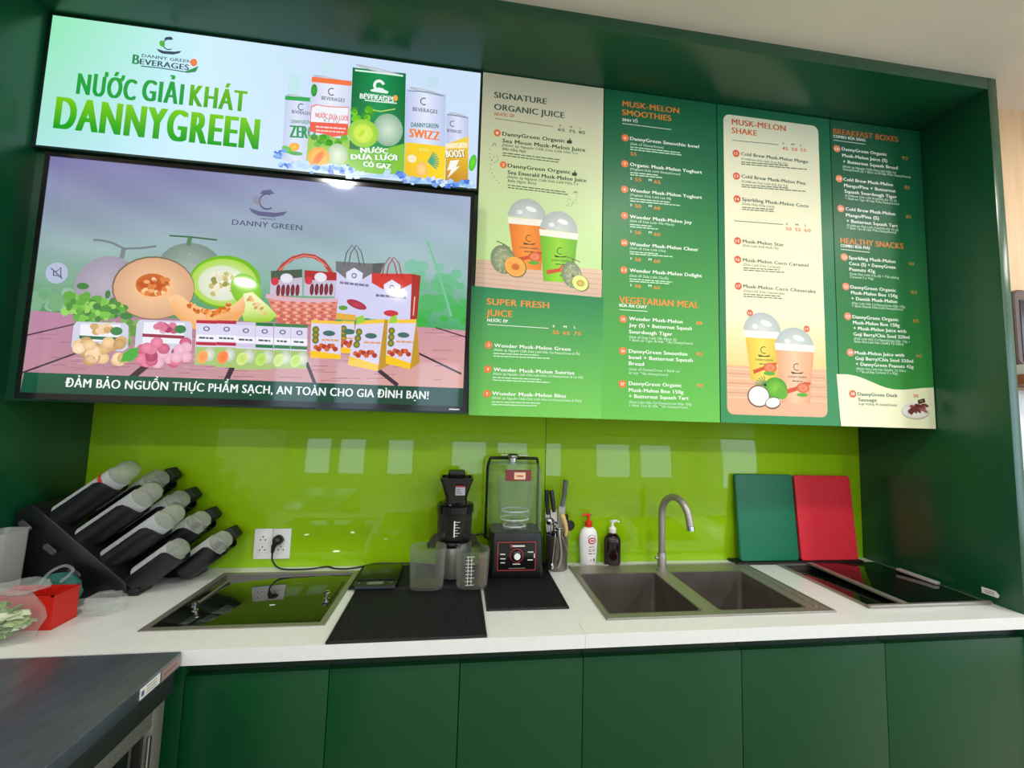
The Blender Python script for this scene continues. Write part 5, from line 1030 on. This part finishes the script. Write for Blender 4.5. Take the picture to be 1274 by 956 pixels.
m = Mesh(); T = Matrix.Translation((-0.846, -.012, H + .120)) @ Matrix.Rotation(math.pi / 2, 4, 'X')
m.lathe([(.018, 0), (.021, .004), (.021, .016), (.016, .026), (.010, .032), (0, .034)], BLACK, T=T, n=24, cap0=True); m.tube([(-0.846, -.034, H + .118), (-0.856, -.036, H + .098), (-0.860, -.034, H + .072)], [.012, .010, .006], BLACK, 14); put('plug_body', m, t)
m = Mesh(); m.tube(curve_pts([(-0.860, -.034, H + .074), (-0.856, -.036, H + .040), (-0.83, -.04, H + .012), (-0.78, -.044, H + .005), (-0.70, -.040, H + .005), (-0.64, -.018, H + .005), (-0.60, -.040, H + .005), (-0.55, -.046, H + .005), (-0.50, -.030, H + .006), (-0.44, -.012, H + .012), (-0.36, -.012, H + .0125), (-0.26, -.018, H + .0125), (-0.19, -.035, H + .0125), (-0.165, -.05, H + .0135)], 6), .0036, BLACK, 10); put('cable', m, t)

# ------------------------------------------------------------------ rack of clear cup lids at the left
TH = math.radians(39); ax = Vector((math.cos(TH), 0, math.sin(TH))); up = Vector((-math.sin(TH), 0, math.cos(TH))); yv = Vector((0, 1, 0))
def along(o, m4=None):
    return Matrix((yv, up, ax)).transposed().to_4x4() if o is None else Matrix.Translation(o) @ Matrix((yv, -up, -ax)).transposed().to_4x4()
def axisT(o): # local z runs along the tube, local y is up, local x is across
    M_ = Matrix((yv, up, ax)).transposed().to_4x4(); M_.translation = o; return M_
RACK = mat('rack_black', (14, 14, 17), .38, var=.1)
t = thing('lid_rack', 'big black slanted rack holding stacks of clear lids at the left end', 'lid rack', (-1.42, -0.15, H))
m = Mesh()
m.prism([(-1.605, H + .001), (-1.265, H + .001), (-1.235, H + .02), (-1.24, H + .05), (-1.56, H + .325), (-1.61, H + .30)], -0.272, -0.012, RACK, bev=.006)
m.box(-1.30, -1.205, -0.262, -0.19, H + .0005, H + .028, RACK, .006); m.box(-1.30, -1.11, -0.10, -0.022, H + .0005, H + .026, RACK, .006)
put('body', m, t)
for k in range(4):
    m = Mesh(); o = Vector((-1.565 + .083 * k, -0.281, H + .252 - .080 * k)); T = Matrix.Translation(o) @ Matrix.Rotation(math.radians(40), 4, 'Y')
    m.loft([rrect(0, 0, .024, .010, .009, 0), rrect(0, 0, .022, .008, .007, .004)], mat('tab_grey', (70, 70, 76), .3), T=T @ Matrix.Rotation(math.pi / 2, 4, 'X'))
    if k < 3: put('side_tab', m, t)
    else: m.bm.free()
R0 = .046
def sleeve(o, L, r=R0, half=122):
    """black half pipe, open to the top and round at the free end"""
    m = Mesh(); n = 20; T = axisT(o); inner = []; 
    def arc(rr, z, lim): return [(rr * math.sin(math.radians(-lim + 2 * lim * k / n)), -rr * math.cos(math.radians(-lim + 2 * lim * k / n)), z) for k in range(n + 1)]
    sec = [(0, half), (L * .84, half), (L * .93, half * .9), (L * .98, half * .72), (L, half * .5)]
    lo = [arc(r, z, q) for z, q in sec]; li = [arc(r - .004, z, q) for z, q in sec]
    loops = [a + b[::-1] for a, b in zip(lo, li)]
    m.loft(loops, RACK, True, True, T); return m
LIDC = clear('lid_plastic', (236, 240, 238), lo=.34, hi=.8, rough=.16, body=(236, 238, 242))
LIDT = clear('lid_tip_plastic', (226, 232, 214), lo=.2, hi=.55, rough=.1, body=(222, 226, 212))
REDR = mat('red_lid_ring', (196, 60, 40), .4)
def lids(o, z0, z1, label, dome=.05, r=R0 - .006, redband=None):
    """a nested stack: a shaft of stacked rims, then the last dome"""
    t = thing('lid_stack', label, 'stack of lids', tuple(o + ax * z0), 'stacks of clear lids in the black rack'); T = axisT(o + up * .006)
    m = Mesh(); prof = []; n = max(6, int((z1 - z0) / .0075))
    for k in range(n): z = z0 + (z1 - z0) * k / n; prof += [(r, z), (r, z + .0035), (r - .003, z + .0045), (r - .003, z + .0070)]
    m.lathe(prof, LIDC, T=T, n=28, cap0=True); put('stacked_rims', m, t)
    m = Mesh(); m.lathe([(r, z1), (r + .001, z1 + .004), (r - .003, z1 + .01), (r - .004, z1 + dome * .5), (r * .86, z1 + dome * .72), (r * .6, z1 + dome * .93), (r * .25, z1 + dome), (0, z1 + dome)], LIDT, T=T, n=28); put('top_dome', m, t)
    if redband: m = Mesh(); m.lathe([(r + .0015, redband), (r + .0015, redband + .012), (r + .0005, redband + .012), (r + .0005, redband), (r + .0015, redband)], REDR, T=T, n=28); put('paper_band', m, t)
rows = ['topmost', 'second', 'third', 'lowest']
# three rows deep: front, middle, back
for rw, (y, L0, shift, nm) in enumerate(((-0.222, .215, (0, 0), 'front'), (-0.135, .222, (.066, -.028), 'middle'), (-0.055, .225, (.056, -.026), 'back'))):
    for k in range(4):
        o = Vector((-1.512 + .083 * k + shift[0], y, H + .262 - .080 * k + shift[1]))
        L = L0 - (.02 if k == 3 and rw == 0 else 0)
        if k == 3: q = .032 if rw == 0 else .085; o = o + ax * q; L -= q - .004
        s = put('sleeve', sleeve(o, L), t)
        if rw == 0: lids(o, .02, L + .02 - (.03 if k == 3 else 0), '%s clear lid stack in the front row of the black rack' % rows[k], .065 if k < 3 else .035, redband=(L - .02) if k == 0 else None)
        elif rw == 1: lids(o, .03, L + .0, '%s clear lid stack in the middle row, behind the front row' % rows[k], .05)
        else:
            m = Mesh(); T = axisT(o + up * .004); m.loft([rrect(0, 0, .028, .026, .006, .02), rrect(0, 0, .028, .026, .006, L + .035), rrect(0, 0, .024, .022, .006, L + .045)], BLACKM, T=T)
            tag(put('black_lid_stack', m), '%s stack of black lids in the back row against the backsplash' % rows[k], 'stack of lids', 'stacks of black lids in the rack')

# ------------------------------------------------------------------ red bin, bag of greens and boxes at far left
REDB = mat('red_plastic', (206, 30, 20), .35, var=.05)
m = Mesh(); x0, x1, y0, y1, hh = -1.455, -1.281, -0.484, -0.402, .100
m.slab([x0, x0 + .003, x1 - .003, x1], [y0, y0 + .003, y1 - .003, y1], H + .003, H + hh, {(1, 1)}, REDB); m.box(x0, x1, y0, y1, H + .0005, H + .004, REDB); m.box(x1 - .008, x1 + .002, y0 - .002, y1 + .002, H + hh - .004, H + hh, REDB); m.box(x0, x1, y0 - .002, y0 + .004, H + hh - .004, H + hh, REDB)
tag(put('red_bin', m, smooth=0), 'small open red plastic bin in front of the lid rack', 'bin')
def crumple(cx, cy, cz, hx, hy, hz, seed, mt, amp=.25, sub=3):
    m = Mesh(); i = m.mi(mt); rr = random.Random(seed); bmesh.ops.create_icosphere(m.bm, subdivisions=sub, radius=1.0)
    from mathutils import noise as nz
    for v in m.bm.verts:
        d = v.co.copy(); q = nz.noise(d * 2.1 + Vector((seed, 0, 0))) * amp + nz.noise(d * 5.3 + Vector((0, seed, 0))) * amp * .5
        c = d * (1 + q); v.co = Vector((cx + c.x * hx, cy + c.y * hy, max(cz + c.z * hz, H + .001)))
    return m
t = thing('vegetable_bag', 'clear plastic bag of leafy greens slumped over the red bin', 'bag', (-1.43, -0.545, H))
put('bag_film', crumple(-1.375, -0.545, H + .06, .115, .050, .085, 3, FILM, .2), t)
put('bag_flap', crumple(-1.375, -0.475, H + .125, .06, .05, .018, 9, FILM, .3), t)
gl = [mat('leaf_pale', (176, 196, 130), .5), mat('leaf_mid', (112, 146, 70), .5), mat('leaf_light', (214, 222, 180), .5), mat('leaf_white', (228, 230, 206), .5)]
m = Mesh(); rr = random.Random(4)
for k in range(150):
    a = rr.uniform(0, 6.28); d = rr.random() ** .5; o = Vector((-1.385 + .092 * d * math.cos(a), -0.545 + .034 * d * math.sin(a), H + .022 + rr.uniform(0, .088) * (1 - d * .4)))
    T = Matrix.Translation(o) @ Matrix.Rotation(rr.uniform(0, 6.28), 4, 'Z') @ Matrix.Rotation(rr.uniform(-1.2, 1.2), 4, 'X'); L, w = rr.uniform(.016, .030), rr.uniform(.008, .016); mt = rr.choice(gl)
    m.loft([[(-L, 0, 0), (-L * .4, w, .004), (L * .5, w * .8, .005), (L, 0, 0), (L * .5, -w * .8, .005), (-L * .4, -w, .004)], [(-L, 0, -.001), (-L * .4, w, .002), (L * .5, w * .8, .003), (L, 0, -.001), (L * .5, -w * .8, .003), (-L * .4, -w, .002)]], mt, T=T)
for v in m.bm.verts: v.co.z = max(v.co.z, H + .002)
lv = put('leafy_greens', m, t); lv['kind'] = 'stuff'
m = crumple(-1.225, -0.375, H + .028, .055, .045, .034, 14, FILM, .3)
tag(put('plastic_wrap', m), 'crumpled clear film lying behind the red bin by the rack foot', 'plastic film')
m = Mesh(); m.tube(curve_pts([(-1.37, -0.43, H + .115), (-1.345, -0.43, H + .150), (-1.315, -0.42, H + .165), (-1.300, -0.41, H + .145), (-1.33, -0.41, H + .112)], 6), .004, CLEAR, 8)
tag(put('lid_strip', m), 'bent clear plastic strip standing up out of the red bin', 'plastic strip')
t = thing('clear_container', 'clear ribbed plastic tub at the far left behind the greens', 'container', (-1.575, -0.335, H))
m = Mesh()
m.loft([rrect(-1.577, -0.335, .034, .042, .012, H + .001), rrect(-1.575, -0.335, .038, .046, .014, H + .245), rrect(-1.575, -0.335, .040, .049, .014, H + .25), rrect(-1.575, -0.335, .037, .046, .012, H + .25)], clear('frosted_tub', (222, 224, 220), lo=.34, hi=.6, rough=.2, body=(222, 224, 218)), cap1=False); put('tub', m, t)
m = Mesh(); m.box(-1.615, -1.522, -0.47, -0.40, H + .0008, H + .165, mat('white_carton', (226, 226, 220), .5), .004); m.box(-1.61, -1.545, -0.4715, -0.4695, H + .105, H + .130, mat('carton_green', (60, 110, 96), .5))
tag(put('white_carton', m), 'white carton with a dark green band at the far left', 'carton')
m = crumple(-1.40, -0.335, H + .055, .075, .034, .055, 6, mat('teal_cloth', (30, 96, 90), .7), .16); tag(put('teal_cloth', m), 'dark teal folded cloth behind the red bin', 'cloth')

# ------------------------------------------------------------------ steel counter fridge in the left foreground
t = thing('counter_fridge', 'stainless counter fridge in the left foreground with dark glass door', 'fridge', (-1.23, -1.25, 0))
fx0, fx1, fy0, fy1 = -1.615, -0.835, -1.86, -0.6225
m = Mesh(); m.box(fx0, fx1, fy0, fy1, H - .042, H - .0005, DSTEEL, .004); put('steel_top', m, t)
m = Mesh(); m.box(fx0 + .01, fx1 - .05, fy0 + .01, fy1 - .01, 0.1, H - .043, STEELD); put('cabinet_body', m, t)
m = Mesh(); m.box(fx1 - .05, fx1 - .006, fy0 + .012, fy1 - .012, H - .10, H - .043, mat('fridge_top_rail', (90, 92, 92), .35, metal=.8), .002); put('front_rail', m, t)
def fdoor(ya, yb, lab):
    m = Mesh(); w = .042; x0, x1 = fx1 - .049, fx1 - .012
    for q in ((ya, ya + w, 0.12, H - .104), (yb - w, yb, 0.12, H - .104), (ya + w, yb - w, 0.12, 0.12 + w), (ya + w, yb - w, H - .104 - w, H - .104)): m.box(x0, x1, q[0], q[1], q[2], q[3], STEEL, .002)
    d = put('glass_door', m, t)
    m = Mesh(); m.box(x0 + .012, x0 + .02, ya + w, yb - w, 0.12 + w, H - .104 - w, mat('door_glass', (20, 26, 24), .05)); put('pane', m, d)
    m = Mesh(); m.box(x1 - .002, x1 + .006, yb - w - .014, yb - w - .004, 0.18, H - .16, CHROME, .002); put('edge_trim', m, d)
fdoor(-1.22, -0.655, ''); fdoor(-1.84, -1.235, '')
m = Mesh(); 
for y in (fy0 + .06, fy1 - .06):
    for x in (fx0 + .06, fx1 - .10): m.lathe([(.02, 0), (.02, .01), (.012, .02), (.012, .1)], BLACK, (x, y, 0.0003), 16, cap0=True)
put('feet', m, t)
m = Mesh(); m.box(fx1 - .0002, fx1 + .0008, -0.770, -0.704, H - .034, H - .008, CREAMP); m.box(fx1 + .0008, fx1 + .0012, -0.766, -0.757, H - .028, H - .016, mat('ink_blue', (80, 90, 130), .5))
for k in range(3): m.box(fx1 + .0008, fx1 + .0011, -0.75, -0.716, H - .029 + k * .007, H - .0275 + k * .007, mat('ink_grey', (96, 96, 110), .5))
put('asset_label', m, t, label='white printed label on the top edge')
m = Mesh(); m.box(fx1 - .0002, fx1 + .0007, -0.698, -0.628, H - .036, H - .008, mat('faded_label', (150, 128, 118), .55)); m.box(fx1 + .0007, fx1 + .001, -0.69, -0.64, H - .024, H - .021, mat('ink_brown', (120, 80, 74), .5)); put('maker_label', m, t, label='faded brown label on the top edge')

# sticker on the right niche panel
m = Mesh(); m.prism([(0, 0), (.05, 0), (.054, .012), (.044, .024), (0, .024)], 0, .0008, CREAMP, T=Matrix.Translation((XR - .0003, -0.482, H + .028)) @ Matrix.Rotation(-math.pi / 2, 4, 'Z'))
for k in range(2): m.prism([(.01, .007 + k * .007), (.040, .007 + k * .007), (.040, .009 + k * .007), (.01, .009 + k * .007)], -.0004, .0002, mat('ink_grey', (96, 96, 110), .5), T=Matrix.Translation((XR - .0006, -0.482, H + .028)) @ Matrix.Rotation(-math.pi / 2, 4, 'Z'))
tag(put('sticker', m, smooth=0), 'small white sticker on the right green panel above the worktop', 'sticker')

# ------------------------------------------------------------------ beyond the right panel: hanging screen and ledge on the wood wall
t = thing('dark_screen', 'dark rounded screen on the pale wood wall beyond the right panel', 'screen', (2.55, YW - .03, H + 0.96))
m = Mesh(); m.loft([[(x, y, z) for x, z, _ in rrect(2.55, H + 1.11, .375 - k, .160 - k, .03, 0)] for y, k in ((YW - .002, 0), (YW - .05, 0), (YW - .055, .004))], mat('screen_case', (84, 66, 58), .4)); put('case', m, t)
m = Mesh(); m.box(2.20, 2.90, YW - .057, YW - .0545, H + .965, H + 1.225, mat('screen_glass', (34, 32, 44), .15)); put('screen', m, t)
t = thing('wall_ledge', 'white ledge with a wood edge below the dark screen', 'shelf', (2.6, YW - .06, H + .88))
m = Mesh(); m.box(2.12, 3.2, YW - .12, YW - .001, H + .905, H + .945, mat('ledge_white', (220, 218, 210), .4), .003); put('ledge_top', m, t)
m = Mesh(); m.box(2.12, 3.2, YW - .11, YW - .001, H + .865, H + .9048, mat('ledge_wood', (150, 96, 60), .5), .003); put('wood_edge', m, t)
m = Mesh(); m.box(2.13, 3.2, YW - .02, YW - .001, H + .30, H + .85, mat('white_tile_panel', (216, 222, 224), .2), .002); tag(put('wall_panel', m), 'pale glossy wall panel under the ledge at the right edge', 'wall panel')
